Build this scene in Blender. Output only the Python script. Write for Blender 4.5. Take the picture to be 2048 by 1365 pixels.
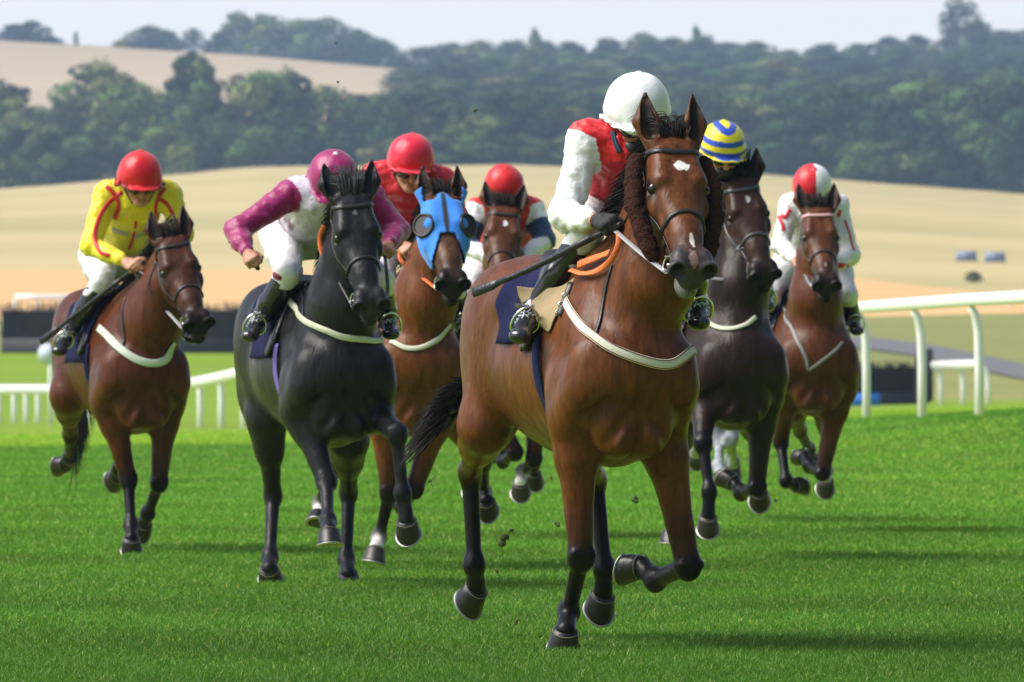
import bpy, bmesh, math, random
import numpy as np
from mathutils import Vector, Matrix

for o in list(bpy.data.objects):
    bpy.data.objects.remove(o)
SC = bpy.context.scene
COL = SC.collection
R = math.radians

# ------------------------------------------------------------------ camera, world, sun, exposure
FPX = 17066.667          # focal length in pixels of a 2048 px wide picture (300 mm lens)
CAMZ, HOR, CX = 1.2, 690.0, 1024.0
cam_d = bpy.data.cameras.new('camera')
cam_d.lens = 300; cam_d.sensor_width = 36; cam_d.clip_start = 0.5; cam_d.clip_end = 12000
cam_d.dof.use_dof = True; cam_d.dof.focus_distance = 33.0; cam_d.dof.aperture_fstop = 12.0
cam = bpy.data.objects.new('camera', cam_d); COL.objects.link(cam)
cam.location = (0, 0, CAMZ)
cam.rotation_euler = (R(90) + (HOR - 682.5) / FPX, 0, 0)
SC.camera = cam

SUN_EL, SUN_AZ = R(50), R(84)     # azimuth measured from behind the camera round to the left
SD = Vector((-math.cos(SUN_EL) * math.sin(SUN_AZ), -math.cos(SUN_EL) * math.cos(SUN_AZ), math.sin(SUN_EL)))
W = bpy.data.worlds.new('World'); SC.world = W; W.use_nodes = True
nt = W.node_tree; nt.nodes.clear()
sky = nt.nodes.new('ShaderNodeTexSky'); sky.sky_type = 'NISHITA'; sky.sun_disc = False
sky.sun_elevation = SUN_EL; sky.sun_rotation = math.atan2(SD.x, SD.y)
sky.air_density = 1.0; sky.dust_density = 2.5; sky.ozone_density = 2.0
bg = nt.nodes.new('ShaderNodeBackground'); bg.inputs['Strength'].default_value = 0.085
wo = nt.nodes.new('ShaderNodeOutputWorld')
# bright white summer haze low in the sky, thinning upwards
wtc = nt.nodes.new('ShaderNodeTexCoord'); wsx = nt.nodes.new('ShaderNodeSeparateXYZ'); nt.links.new(wtc.outputs['Generated'], wsx.inputs[0])
wmr = nt.nodes.new('ShaderNodeMapRange'); wmr.interpolation_type = 'SMOOTHSTEP'; wmr.inputs[1].default_value = 0.05; wmr.inputs[2].default_value = 0.24; wmr.inputs[3].default_value = 0.95; wmr.inputs[4].default_value = 0.05
nt.links.new(wsx.outputs['Z'], wmr.inputs[0])
wmx = nt.nodes.new('ShaderNodeMix'); wmx.data_type = 'RGBA'; wmx.inputs[7].default_value = (8.2, 8.15, 8.3, 1)
nt.links.new(wmr.outputs[0], wmx.inputs[0]); nt.links.new(sky.outputs[0], wmx.inputs[6]); nt.links.new(wmx.outputs[2], bg.inputs[0]); nt.links.new(bg.outputs[0], wo.inputs[0])
sl = bpy.data.lights.new('sun', 'SUN'); sl.energy = 3.3; sl.angle = R(42); sl.color = (1, 0.95, 0.87)
sun = bpy.data.objects.new('sun', sl); COL.objects.link(sun)
sun.rotation_euler = SD.to_track_quat('Z', 'Y').to_euler(); sun.location = (-30, -30, 40)
SC.view_settings.view_transform = 'Standard'; SC.view_settings.look = 'None'
SC.view_settings.exposure = 0.78; SC.view_settings.gamma = 1
SC.cycles.max_bounces = 6; SC.cycles.diffuse_bounces = 3; SC.cycles.volume_bounces = 0
SC.cycles.transparent_max_bounces = 8; SC.cycles.caustics_reflective = False; SC.cycles.caustics_refractive = False
SC.cycles.use_denoising = True

# ------------------------------------------------------------------ helpers
def ray(px, py, Y):
    """world point that stands at distance Y and shows at picture pixel (px, py) of 2048 x 1365"""
    return Vector(((px - CX) / FPX * Y, Y, CAMZ + (HOR - py) / FPX * Y))

def tag(o, label=None, cat=None, group=None, kind=None):
    if label: o['label'] = label
    if cat: o['category'] = cat
    if group: o['group'] = group
    if kind: o['kind'] = kind
    return o

def empty(name, loc):
    o = bpy.data.objects.new(name, None); COL.objects.link(o); o.location = loc
    o.empty_display_size = 0.2
    return o

def link_mesh(name, verts, faces, mat=None, parent=None, smooth=True, cols=None, loc=None, fmat=None):
    """verts in world space; with a parent (unrotated Empty) they are stored relative to it"""
    me = bpy.data.meshes.new(name)
    V = np.asarray(verts, dtype=np.float64)
    org = Vector(loc) if loc is not None else (Vector(parent.matrix_basis.translation) if parent is not None else Vector((0, 0, 0)))
    base = org
    if parent is not None and parent.parent is not None:
        pass
    V = V - np.array(base)
    if isinstance(faces, np.ndarray) and faces.ndim == 2:
        n, k = faces.shape
        me.vertices.add(len(V)); me.vertices.foreach_set('co', V.astype(np.float32).ravel())
        me.loops.add(n * k); me.loops.foreach_set('vertex_index', faces.astype(np.int32).ravel())
        me.polygons.add(n)
        me.polygons.foreach_set('loop_start', np.arange(0, n * k, k, dtype=np.int32))
        me.polygons.foreach_set('loop_total', np.full(n, k, dtype=np.int32))
    else:
        me.from_pydata([tuple(v) for v in V], [], [tuple(f) for f in faces])
    me.update(calc_edges=True); me.validate()
    me.polygons.foreach_set('use_smooth', np.full(len(me.polygons), smooth))
    if cols is not None:
        ca = me.color_attributes.new('col', 'FLOAT_COLOR', 'POINT')
        c4 = np.ones((len(V), 4), np.float32); c4[:, :3] = cols
        ca.data.foreach_set('color', c4.ravel())
    if mat is not None:
        for m in (mat if isinstance(mat, (list, tuple)) else [mat]): me.materials.append(m)
    if fmat is not None: me.polygons.foreach_set('material_index', np.asarray(fmat, np.int32))
    o = bpy.data.objects.new(name, me); COL.objects.link(o)
    if parent is not None:
        o.parent = parent
        # chain of unrotated parents: find the world origin of the parent
        p = parent; off = Vector((0, 0, 0))
        while p is not None: off += p.location; p = p.parent
        if loc is None:
            # V was stored relative to parent.location only: correct to the full chain
            fix = Vector(parent.location) - off
            o.location = fix
        else:
            o.location = org - off
    else:
        o.location = org
    return o

class MB:
    """collects simple shapes into one mesh"""
    def __init__(s): s.v = []; s.f = []
    def add(s, vs, fs):
        n = len(s.v); s.v += [tuple(v) for v in vs]; s.f += [tuple(i + n for i in f) for f in fs]; return s
    def box(s, c, d, rot=None):
        c = Vector(c); hx, hy, hz = d[0] / 2, d[1] / 2, d[2] / 2
        vs = [Vector((x, y, z)) for x in (-hx, hx) for y in (-hy, hy) for z in (-hz, hz)]
        if rot is not None: vs = [rot @ v for v in vs]
        return s.add([c + v for v in vs], [(0, 1, 3, 2), (4, 6, 7, 5), (0, 4, 5, 1), (2, 3, 7, 6), (0, 2, 6, 4), (1, 5, 7, 3)])
    def tube(s, pts, rad, n=10, cap=True, flat=None, up=None):
        """tube along pts; rad number or list; flat = (rw, rt) half width/half thickness for straps, up = list of normals"""
        pts = [Vector(p) for p in pts]; m = len(pts)
        rads = rad if isinstance(rad, (list, tuple)) else [rad] * m
        ref = None; rings = []
        for i, p in enumerate(pts):
            t = (pts[min(i + 1, m - 1)] - pts[max(i - 1, 0)])
            if t.length < 1e-9: t = Vector((0, 0, 1))
            t.normalize()
            if up is not None:
                u = up[i] if isinstance(up, list) else up
                a = (u - t * u.dot(t)); a = a.normalized() if a.length > 1e-6 else t.orthogonal().normalized()
            else:
                if ref is None: a = t.orthogonal().normalized()
                else:
                    a = ref - t * ref.dot(t); a = a.normalized() if a.length > 1e-6 else t.orthogonal().normalized()
                ref = a
            b = t.cross(a)
            ring = []
            for k in range(n):
                an = 2 * math.pi * k / n
                if flat: ring.append(p + a * math.sin(an) * flat[1] * (rads[i]) + b * math.copysign(abs(math.cos(an)) ** 0.5, math.cos(an)) * flat[0] * rads[i])
                else: ring.append(p + (a * math.sin(an) + b * math.cos(an)) * rads[i])
            rings += ring
        fs = [(i * n + k, i * n + (k + 1) % n, (i + 1) * n + (k + 1) % n, (i + 1) * n + k) for i in range(m - 1) for k in range(n)]
        if cap: fs += [tuple(range(n - 1, -1, -1)), tuple(range((m - 1) * n, m * n))]
        return s.add(rings, fs)
    def build(s, name, mat, parent=None, smooth=True, loc=None):
        return link_mesh(name, s.v, s.f, mat, parent, smooth, loc=loc)

def spline(pts, n=8):
    """Catmull-Rom through pts"""
    P = [Vector(p) for p in pts]; P = [2 * P[0] - P[1]] + P + [2 * P[-1] - P[-2]]; out = []
    for i in range(1, len(P) - 2):
        for k in range(n):
            t = k / n
            out.append(0.5 * ((2 * P[i]) + (P[i + 1] - P[i - 1]) * t + (2 * P[i - 1] - 5 * P[i] + 4 * P[i + 1] - P[i + 2]) * t * t + (3 * P[i] - P[i - 1] - 3 * P[i + 1] + P[i + 2]) * t ** 3))
    out.append(P[-2]); return out

def mat_new(name):
    m = bpy.data.materials.new(name); m.use_nodes = True
    nt = m.node_tree; b = nt.nodes['Principled BSDF']
    return m, nt, b

def simple(name, col, rough=0.6, metal=0.0, var=0.12, scale=30.0, bump=0.0, spec=None, coat=0.0, sheen=0.0):
    m, nt, b = mat_new(name)
    tc = nt.nodes.new('ShaderNodeTexCoord'); nz = nt.nodes.new('ShaderNodeTexNoise')
    nz.inputs['Scale'].default_value = scale; nz.inputs['Detail'].default_value = 4
    nt.links.new(tc.outputs['Object'], nz.inputs['Vector'])
    mx = nt.nodes.new('ShaderNodeMix'); mx.data_type = 'RGBA'
    nt.links.new(nz.outputs['Fac'], mx.inputs[0])
    mx.inputs[6].default_value = (*[c * (1 - var) for c in col], 1); mx.inputs[7].default_value = (*[min(1, c * (1 + var)) for c in col], 1)
    nt.links.new(mx.outputs[2], b.inputs['Base Color'])
    b.inputs['Roughness'].default_value = rough; b.inputs['Metallic'].default_value = metal
    b.inputs['Coat Weight'].default_value = coat; b.inputs['Sheen Weight'].default_value = sheen
    if spec is not None: b.inputs['Specular IOR Level'].default_value = spec
    if bump:
        bp = nt.nodes.new('ShaderNodeBump'); bp.inputs['Strength'].default_value = bump; bp.inputs['Distance'].default_value = 0.01
        nt.links.new(nz.outputs['Fac'], bp.inputs['Height']); nt.links.new(bp.outputs[0], b.inputs['Normal'])
    return m

def attr_mat(name, rough=0.5, spec=0.5, coat=0.0, sheen=0.0, scale=120.0, var=0.12, bump=0.15, aniso=None, bdist=0.004, scale2=None):
    """material that reads the mesh's own colour attribute, broken up by fine noise"""
    m, nt, b = mat_new(name)
    at = nt.nodes.new('ShaderNodeAttribute'); at.attribute_name = 'col'
    tc = nt.nodes.new('ShaderNodeTexCoord'); mp = nt.nodes.new('ShaderNodeMapping')
    if scale2: mp.inputs['Scale'].default_value = scale2
    nz = nt.nodes.new('ShaderNodeTexNoise'); nz.inputs['Scale'].default_value = scale; nz.inputs['Detail'].default_value = 3
    nt.links.new(tc.outputs['Object'], mp.inputs[0]); nt.links.new(mp.outputs[0], nz.inputs['Vector'])
    mr = nt.nodes.new('ShaderNodeMapRange'); mr.inputs[1].default_value = 0.25; mr.inputs[2].default_value = 0.75
    mr.inputs[3].default_value = 1 - var; mr.inputs[4].default_value = 1 + var
    nt.links.new(nz.outputs['Fac'], mr.inputs[0])
    vm = nt.nodes.new('ShaderNodeVectorMath'); vm.operation = 'SCALE'
    nt.links.new(at.outputs['Color'], vm.inputs[0]); nt.links.new(mr.outputs[0], vm.inputs['Scale'])
    nt.links.new(vm.outputs[0], b.inputs['Base Color'])
    b.inputs['Roughness'].default_value = rough; b.inputs['Specular IOR Level'].default_value = spec
    b.inputs['Coat Weight'].default_value = coat; b.inputs['Coat Roughness'].default_value = 0.35
    b.inputs['Sheen Weight'].default_value = sheen
    if bump:
        bp = nt.nodes.new('ShaderNodeBump'); bp.inputs['Strength'].default_value = bump; bp.inputs['Distance'].default_value = bdist
        nt.links.new(nz.outputs['Fac'], bp.inputs['Height']); nt.links.new(bp.outputs[0], b.inputs['Normal'])
    return m
# ------------------------------------------------------------------ terrain
KN = np.array([0, 512, 1024, 1536, 2048.])
TZ = [60, 80, 90, 101, 150, 250, 290, 345, 430, 620, 900, 1230, 1500, 1900, 2300, 3200, 6000]
TY = np.array([[1031.3] * 5, [946, 946, 944, 925, 885], [917, 915, 908, 878, 827], [893, 888, 872, 845, 822], [868, 862, 850, 828, 813], [846, 841, 830, 815, 806],
               [785, 785, 785, 765, 776], [698, 698, 700, 692, 718], [640, 640, 640, 640, 642], [548, 548, 550, 545, 556],
               [450, 440, 430, 430, 465], [379, 336, 331, 350, 389], [300, 240, 220, 240, 270], [185, 165, 165, 170, 170],
               [80, 112, 160, 150, 140], [120, 150, 190, 190, 180], [300] * 5])
def y_img(px, Z):
    px = np.clip(px, -300, 2350)
    cols = np.array([[np.interp(px_, KN, row) for row in TY] for px_ in np.atleast_1d(px)])
    return np.array([np.interp(z_, TZ, c) for z_, c in zip(np.atleast_1d(Z), cols)])
def height(x, Y):
    x = np.atleast_1d(np.asarray(x, float)); Y = np.atleast_1d(np.asarray(Y, float)); out = np.zeros(len(x))
    m = Y > 60
    if m.any():
        px = CX + FPX * x[m] / Y[m]
        pc = np.clip(px, -300, 2350)
        rows = np.array([np.interp(pc, KN, row) for row in TY])            # rows x n
        # interpolate height, not row, along Z
        TZa = np.array(TZ, float)
        zz = CAMZ + (HOR - rows) * TZa[:, None] / FPX
        i = np.clip(np.searchsorted(TZa, Y[m]) - 1, 0, len(TZa) - 2)
        k = np.arange(len(i)); t = (Y[m] - TZa[i]) / (TZa[i + 1] - TZa[i])
        t = np.clip(t, 0, 1)
        # catmull-rom style smoothing
        i0 = np.maximum(i - 1, 0); i3 = np.minimum(i + 2, len(TZa) - 1)
        p1, p2 = zz[i, k], zz[i + 1, k]; h = TZa[i + 1] - TZa[i]
        m1 = (p2 - zz[i0, k]) / (TZa[i + 1] - TZa[i0]) * h; m2 = (zz[i3, k] - p1) / (TZa[i3] - TZa[i]) * h
        m1 = np.where(i == 0, 0, m1)
        out[m] = (2 * t**3 - 3 * t**2 + 1) * p1 + (t**3 - 2 * t**2 + t) * m1 + (-2 * t**3 + 3 * t**2) * p2 + (t**3 - t**2) * m2
    return out
def h1(x, Y): return float(height([x], [Y])[0])
def on_ground(px, Y):
    x = (px - CX) / FPX * Y
    return Vector((x, Y, h1(x, Y)))

PXALL = np.concatenate([np.linspace(-9000, -700, 24), np.linspace(-600, 2650, 131), np.linspace(2750, 11000, 24)])
def strip(name, B0, B1, n, mat, label, power=1.0, dz=0.0, cols=None):
    PXC = PXALL if cols is None else cols
    ts = np.linspace(0, 1, n + 1) ** power
    V = []
    for t in ts:
        Y = B0(PXC) * (1 - t) + B1(PXC) * t
        x = (PXC - CX) / FPX * np.maximum(Y, 150)
        V.append(np.stack([x, Y, height(x, Y) + dz], 1))
    V = np.concatenate(V); m = len(PXC)
    i, j = np.meshgrid(np.arange(n), np.arange(m - 1), indexing='ij'); a = (i * m + j).ravel()
    F = np.stack([a, a + 1, a + m + 1, a + m], 1)
    o = link_mesh(name, V, F, mat)
    return tag(o, label, kind='structure')

def ground_mat(name, c1, c2, c3, s1, s2, stretch=(1, 1, 1), bump=0.0, stripes=None):
    m, nt, b = mat_new(name); N = nt.nodes; L = nt.links
    tc = N.new('ShaderNodeTexCoord'); mp = N.new('ShaderNodeMapping'); mp.inputs['Scale'].default_value = stretch
    L.new(tc.outputs['Object'], mp.inputs[0])
    n1 = N.new('ShaderNodeTexNoise'); n1.inputs['Scale'].default_value = s1; n1.inputs['Detail'].default_value = 5
    n2 = N.new('ShaderNodeTexNoise'); n2.inputs['Scale'].default_value = s2; n2.inputs['Detail'].default_value = 6
    L.new(mp.outputs[0], n1.inputs['Vector']); L.new(tc.outputs['Object'], n2.inputs['Vector'])
    r1 = N.new('ShaderNodeMapRange'); r1.inputs[1].default_value = 0.35; r1.inputs[2].default_value = 0.65; L.new(n1.outputs['Fac'], r1.inputs[0])
    r2 = N.new('ShaderNodeMapRange'); r2.inputs[1].default_value = 0.3; r2.inputs[2].default_value = 0.7; L.new(n2.outputs['Fac'], r2.inputs[0])
    ma = N.new('ShaderNodeMix'); ma.data_type = 'RGBA'; ma.inputs[6].default_value = (*c1, 1); ma.inputs[7].default_value = (*c2, 1); L.new(r1.outputs[0], ma.inputs[0])
    mb = N.new('ShaderNodeMix'); mb.data_type = 'RGBA'; mb.inputs[7].default_value = (*c3, 1); L.new(ma.outputs[2], mb.inputs[6])
    mm = N.new('ShaderNodeMath'); mm.operation = 'MULTIPLY'; mm.inputs[1].default_value = 0.55; L.new(r2.outputs[0], mm.inputs[0]); L.new(mm.outputs[0], mb.inputs[0])
    out = mb.outputs[2]
    if stripes:   # mown bands across the course
        sx = N.new('ShaderNodeSeparateXYZ'); L.new(tc.outputs['Object'], sx.inputs[0])
        w = N.new('ShaderNodeMath'); w.operation = 'MULTIPLY'; w.inputs[1].default_value = stripes[0]; L.new(sx.outputs['Y'], w.inputs[0])
        sn = N.new('ShaderNodeMath'); sn.operation = 'SINE'; L.new(w.outputs[0], sn.inputs[0])
        mr = N.new('ShaderNodeMapRange'); mr.inputs[1].default_value = -0.6; mr.inputs[2].default_value = 0.6; mr.inputs[3].default_value = 1 - stripes[1]; mr.inputs[4].default_value = 1 + stripes[1]
        L.new(sn.outputs[0], mr.inputs[0])
        vm = N.new('ShaderNodeVectorMath'); vm.operation = 'SCALE'; L.new(out, vm.inputs[0]); L.new(mr.outputs[0], vm.inputs['Scale']); out = vm.outputs[0]
    L.new(out, b.inputs['Base Color']); b.inputs['Roughness'].default_value = 0.85; b.inputs['Specular IOR Level'].default_value = 0.15
    return m

M_TURF = ground_mat('turf', (0.14, 0.24, 0.006), (0.18, 0.28, 0.008), (0.20, 0.29, 0.012), 0.5, 9, (0.25, 1, 1), stripes=(0.9, 0.03))
M_ROUGH = ground_mat('rough grass', (0.15, 0.19, 0.04), (0.22, 0.23, 0.06), (0.30, 0.27, 0.10), 0.08, 1.5, (0.3, 1, 1))
M_WHEAT = ground_mat('ripe wheat', (0.58, 0.36, 0.15), (0.64, 0.41, 0.18), (0.56, 0.35, 0.14), 0.02, 0.3, (0.3, 1, 1))
M_PAST = ground_mat('dry pasture', (0.37, 0.31, 0.13), (0.55, 0.43, 0.21), (0.46, 0.38, 0.16), 0.008, 0.06, (0.25, 1.2, 1))
M_STUB = ground_mat('stubble', (0.45, 0.34, 0.21), (0.50, 0.385, 0.25), (0.41, 0.31, 0.19), 0.006, 0.2, (0.2, 1, 1))
K = lambda *v: (lambda px: np.interp(px, KN, v))
Bt = K(345, 340, 320, 262, 262); B1 = K(430, 430, 430, 430, 455); B2 = K(640, 640, 640, 650, 520); B3 = K(1235, 1235, 1235, 1235, 1235)
strip('turf', lambda p: p * 0 - 60, Bt, 200, M_TURF, 'mown green turf of the racecourse')
strip('rough_grass', Bt, B1, 40, M_ROUGH, 'rough grass beside the course')
strip('wheat_field', B1, B2, 30, M_WHEAT, 'ripe orange wheat field')
strip('pasture', B2, B3, 60, M_PAST, 'dry beige pasture sloping up to the wood')
strip('hill', B3, lambda p: p * 0 + 3600, 80, M_STUB, 'pale stubble field on the hill', cols=PXALL[PXALL < 826])
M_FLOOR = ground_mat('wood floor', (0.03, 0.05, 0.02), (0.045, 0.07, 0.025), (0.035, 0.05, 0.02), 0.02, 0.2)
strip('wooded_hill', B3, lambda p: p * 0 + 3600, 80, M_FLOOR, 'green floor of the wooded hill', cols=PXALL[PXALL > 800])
M_ROAD = simple('asphalt', (0.13, 0.12, 0.13), 0.9, scale=3, var=0.15)
# tarmac service road winding below the wheat on the right
def road():
    pts = [(1000, 320), (1400, 345), (1720, 362), (1850, 350), (1950, 334), (2048, 318), (2200, 300), (2500, 280)]
    Vs = []
    for k in range(81):
        px = 1000 + 1500 * k / 80; Y = np.interp(px, [p[0] for p in pts], [p[1] for p in pts])
        for w in (-1, -0.33, 0.33, 1):
            Yw = Y + w * 14; x = (px - CX) / FPX * Yw
            Vs.append((x, Yw, h1(x, Yw) + 0.06))
    F = [(i * 4 + j, i * 4 + j + 4, i * 4 + j + 5, i * 4 + j + 1) for i in range(80) for j in range(3)]
    tag(link_mesh('road', Vs, F, M_ROAD), 'grey tarmac service road', kind='structure')
road()

# ------------------------------------------------------------------ grass blades
def noise2(a, b):
    return 0.5 * np.sin(a * 1.7 + 1.3 * np.sin(b * 2.1)) + 0.5 * np.sin(b * 2.9 + 1.7 * np.sin(a * 1.1 + 2)) 
def grass():
    rng = np.random.default_rng(4)
    n = 950000
    # density falls with distance
    u = rng.random(n); Z0, Z1 = 28.5, 150.0
    Y = Z0 * (Z1 / Z0) ** (u ** 1.3)
    x = (rng.random(n) * 2 - 1) * (Y * 0.064 + 0.25)
    keep = (Y < 112) | (rng.random(n) < np.clip((150 - Y) / 38, 0, 1)); Y = Y[keep]; x = x[keep]; n = len(Y)
    z = height(x, Y)
    hgt = (0.011 + 0.017 * rng.random(n)) * (0.9 + (Y - Z0) / 160)
    wd = (0.0018 + 0.0012 * rng.random(n)) * (1 + (Y - Z0) / 28)
    a = rng.random(n) * 2 * np.pi; lean = rng.normal(0, 0.65, (n, 2)) * hgt[:, None]
    dx, dy = np.cos(a) * wd, np.sin(a) * wd
    V = np.empty((n, 3, 3))
    V[:, 0] = np.stack([x - dx, Y - dy, z - 0.004], 1); V[:, 1] = np.stack([x + dx, Y + dy, z - 0.004], 1)
    V[:, 2] = np.stack([x + lean[:, 0], Y + lean[:, 1], z + hgt], 1)
    t = rng.random(n)[:, None]
    patch = (0.5 + 0.5 * np.sin(Y * 0.9 + 0.6 * np.sin(x * 0.8)))[:, None]
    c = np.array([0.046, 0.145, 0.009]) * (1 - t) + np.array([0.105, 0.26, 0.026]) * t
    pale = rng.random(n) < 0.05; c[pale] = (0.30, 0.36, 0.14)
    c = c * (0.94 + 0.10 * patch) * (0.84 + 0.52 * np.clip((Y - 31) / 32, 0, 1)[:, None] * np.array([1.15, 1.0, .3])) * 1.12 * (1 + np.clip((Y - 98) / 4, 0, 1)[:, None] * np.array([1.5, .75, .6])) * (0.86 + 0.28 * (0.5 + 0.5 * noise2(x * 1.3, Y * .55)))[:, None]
    F = np.arange(n * 3).reshape(n, 3)
    m, nt, b = mat_new('grass blade')
    at = nt.nodes.new('ShaderNodeAttribute'); at.attribute_name = 'col'; nt.links.new(at.outputs['Color'], b.inputs['Base Color'])
    b.inputs['Roughness'].default_value = 0.55; b.inputs['Specular IOR Level'].default_value = 0.25
    tr = nt.nodes.new('ShaderNodeBsdfTranslucent'); nt.links.new(at.outputs['Color'], tr.inputs[0])
    ms = nt.nodes.new('ShaderNodeMixShader'); ms.inputs[0].default_value = 0.3
    nt.links.new(b.outputs[0], ms.inputs[1]); nt.links.new(tr.outputs[0], ms.inputs[2]); nt.links.new(ms.outputs[0], nt.nodes['Material Output'].inputs[0])
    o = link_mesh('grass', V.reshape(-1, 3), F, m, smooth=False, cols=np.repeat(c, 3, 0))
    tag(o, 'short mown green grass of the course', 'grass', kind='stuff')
grass()

# ------------------------------------------------------------------ trees
def leaf_mat():
    m, nt, b = mat_new('tree leaves'); N = nt.nodes; L = nt.links
    at = N.new('ShaderNodeAttribute'); at.attribute_name = 'col'
    oi = N.new('ShaderNodeObjectInfo'); cr = N.new('ShaderNodeValToRGB')
    cr.color_ramp.elements[0].color = (0.32, 0.45, 0.48, 1); cr.color_ramp.elements[1].color = (2.1, 1.9, 1.2, 1)
    e = cr.color_ramp.elements.new(0.5); e.color = (0.8, 0.95, 0.85, 1)
    L.new(oi.outputs['Random'], cr.inputs[0])
    mx = N.new('ShaderNodeMix'); mx.data_type = 'RGBA'; mx.blend_type = 'MULTIPLY'; mx.inputs[0].default_value = 1
    L.new(at.outputs['Color'], mx.inputs[6]); L.new(cr.outputs[0], mx.inputs[7]); L.new(mx.outputs[2], b.inputs['Base Color'])
    b.inputs['Roughness'].default_value = 0.7; b.inputs['Specular IOR Level'].default_value = 0.15
    return m
M_LEAF = leaf_mat(); M_BARK = simple('bark', (0.09, 0.065, 0.045), 0.9, scale=4, var=0.3)

def make_tree(seed, H=16.0, Wd=12.0, trunk=0.03, nl=16, nleaf=4600, cone=0.0, leaf=0.36, sparse=0.0, base=(0.062, 0.115, 0.036)):
    rng = np.random.default_rng(seed)
    mb = MB()
    tz = H * trunk
    mb.tube([(0, 0, -0.6), (0.05, 0, tz * .5), (0.1, 0.05, tz), (0.2, 0, H * .45), (0.1, .1, H * .75)], [.42, .34, .30, .2, .06], 8)
    lobes = []
    for i in range(nl):
        zf = (i + 0.5) / nl; zz = tz + (H - tz) * (0.12 + 0.80 * zf)
        prof = (1 - cone) * math.sqrt(max(0.05, 1 - (2 * (zf - 0.42)) ** 2 * 0.72)) + cone * (1.02 - zf)
        r = Wd / 2 * prof; a = i * 2.399 + rng.normal(0, .4); rr = r * (0.35 + 0.35 * rng.random())
        lr = Wd * (0.16 + 0.10 * rng.random()) * (0.6 + 0.4 * prof)
        p = Vector((math.cos(a) * rr, math.sin(a) * rr, zz)); lobes.append((p, lr, lr * (0.75 + .25 * rng.random())))
        mb.tube([(0.1, 0, min(zz * .7, H * .7)), (p.x * .5, p.y * .5, zz * .87), tuple(p)], [.12, .09, .03], 5)
    lobes.append((Vector((0, 0, H - Wd * .17)), Wd * .17, Wd * .17))
    w = np.array([l[1] ** 2 for l in lobes]); w /= w.sum()
    idx = rng.choice(len(lobes), nleaf, p=w)
    C = np.array([tuple(l[0]) for l in lobes])[idx]; Rh = np.array([l[1] for l in lobes])[idx]; Rv = np.array([l[2] for l in lobes])[idx]
    d = rng.normal(size=(nleaf, 3)); d /= np.linalg.norm(d, axis=1)[:, None]
    rad = 0.72 + 0.36 * rng.random(nleaf) ** 0.7
    rad += 0.12 * np.sin(d[:, 0] * 7 + idx) * np.sin(d[:, 2] * 6 + 2 * idx)
    P = C + d * np.stack([Rh, Rh, Rv], 1) * rad[:, None]
    nrm = d + rng.normal(0, 0.32, (nleaf, 3)); nrm /= np.linalg.norm(nrm, axis=1)[:, None]
    t1 = np.cross(nrm, rng.normal(size=(nleaf, 3))); t1 /= np.linalg.norm(t1, axis=1)[:, None]; t2 = np.cross(nrm, t1)
    s = leaf * (0.55 + 0.9 * rng.random(nleaf))[:, None]
    V = np.empty((nleaf, 4, 3))
    V[:, 0] = P - t1 * s; V[:, 1] = P - t2 * s * .6; V[:, 2] = P + t1 * s + nrm * s * .15; V[:, 3] = P + t2 * s * .6
    c = np.array(base)[None] * (0.65 + 0.7 * rng.random(nleaf))[:, None] * (0.82 + 0.62 * np.sin(idx * 1.7))[:, None]
    c[:, 0] *= 1 + 0.5 * (np.sin(idx * 2.3) > .4)
    F = np.arange(nleaf * 4).reshape(nleaf, 4)
    return mb, (V.reshape(-1, 3), F, np.repeat(np.clip(c, .004, 1), 4, 0))

PROTO = []
for args in [dict(seed=1), dict(seed=2, H=16, Wd=10.5, nl=18), dict(seed=3, H=16, Wd=14, nl=18), dict(seed=4, H=16, Wd=9, nl=14, cone=.35),
             dict(seed=5, H=16, Wd=12.5, nl=20, base=(.10, .135, .04)), dict(seed=6, H=16, Wd=11, nl=12, base=(.045, .082, .032)),
             dict(seed=7, H=16, Wd=5.5, nl=12, cone=.7, base=(.03, .055, .02)), dict(seed=8, H=16, Wd=11, nl=9, nleaf=1500, trunk=.3)]:
    mb, lf = make_tree(**args)
    PROTO.append((mb, lf, {}))
def tree(px, Y, H, wid, k, label, group=None, cat='tree', name='tree', sink=0.0):
    """px, Y: where the trunk stands; H height, wid width scale"""
    mb, lf, cache = PROTO[k]
    g = on_ground(px, Y); g.z -= sink
    root = empty(name, g); tag(root, label, cat, group)
    if not cache:
        tr = link_mesh('trunk', mb.v, mb.f, M_BARK); cr = link_mesh('crown', lf[0], lf[1], M_LEAF, smooth=False, cols=lf[2])
        cache['t'] = tr.data; cache['c'] = cr.data
    else:
        tr = bpy.data.objects.new('trunk', cache['t']); cr = bpy.data.objects.new('crown', cache['c'])
        COL.objects.link(tr); COL.objects.link(cr)
    tr.parent = root; cr.parent = root
    s = H / 16.0; root.scale = (s * wid, s * wid, s); root.rotation_euler = (0, 0, random.random() * 6.28)
    return root
random.seed(11)
SKY_L = 'trees on the skyline of the stubble field'
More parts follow.
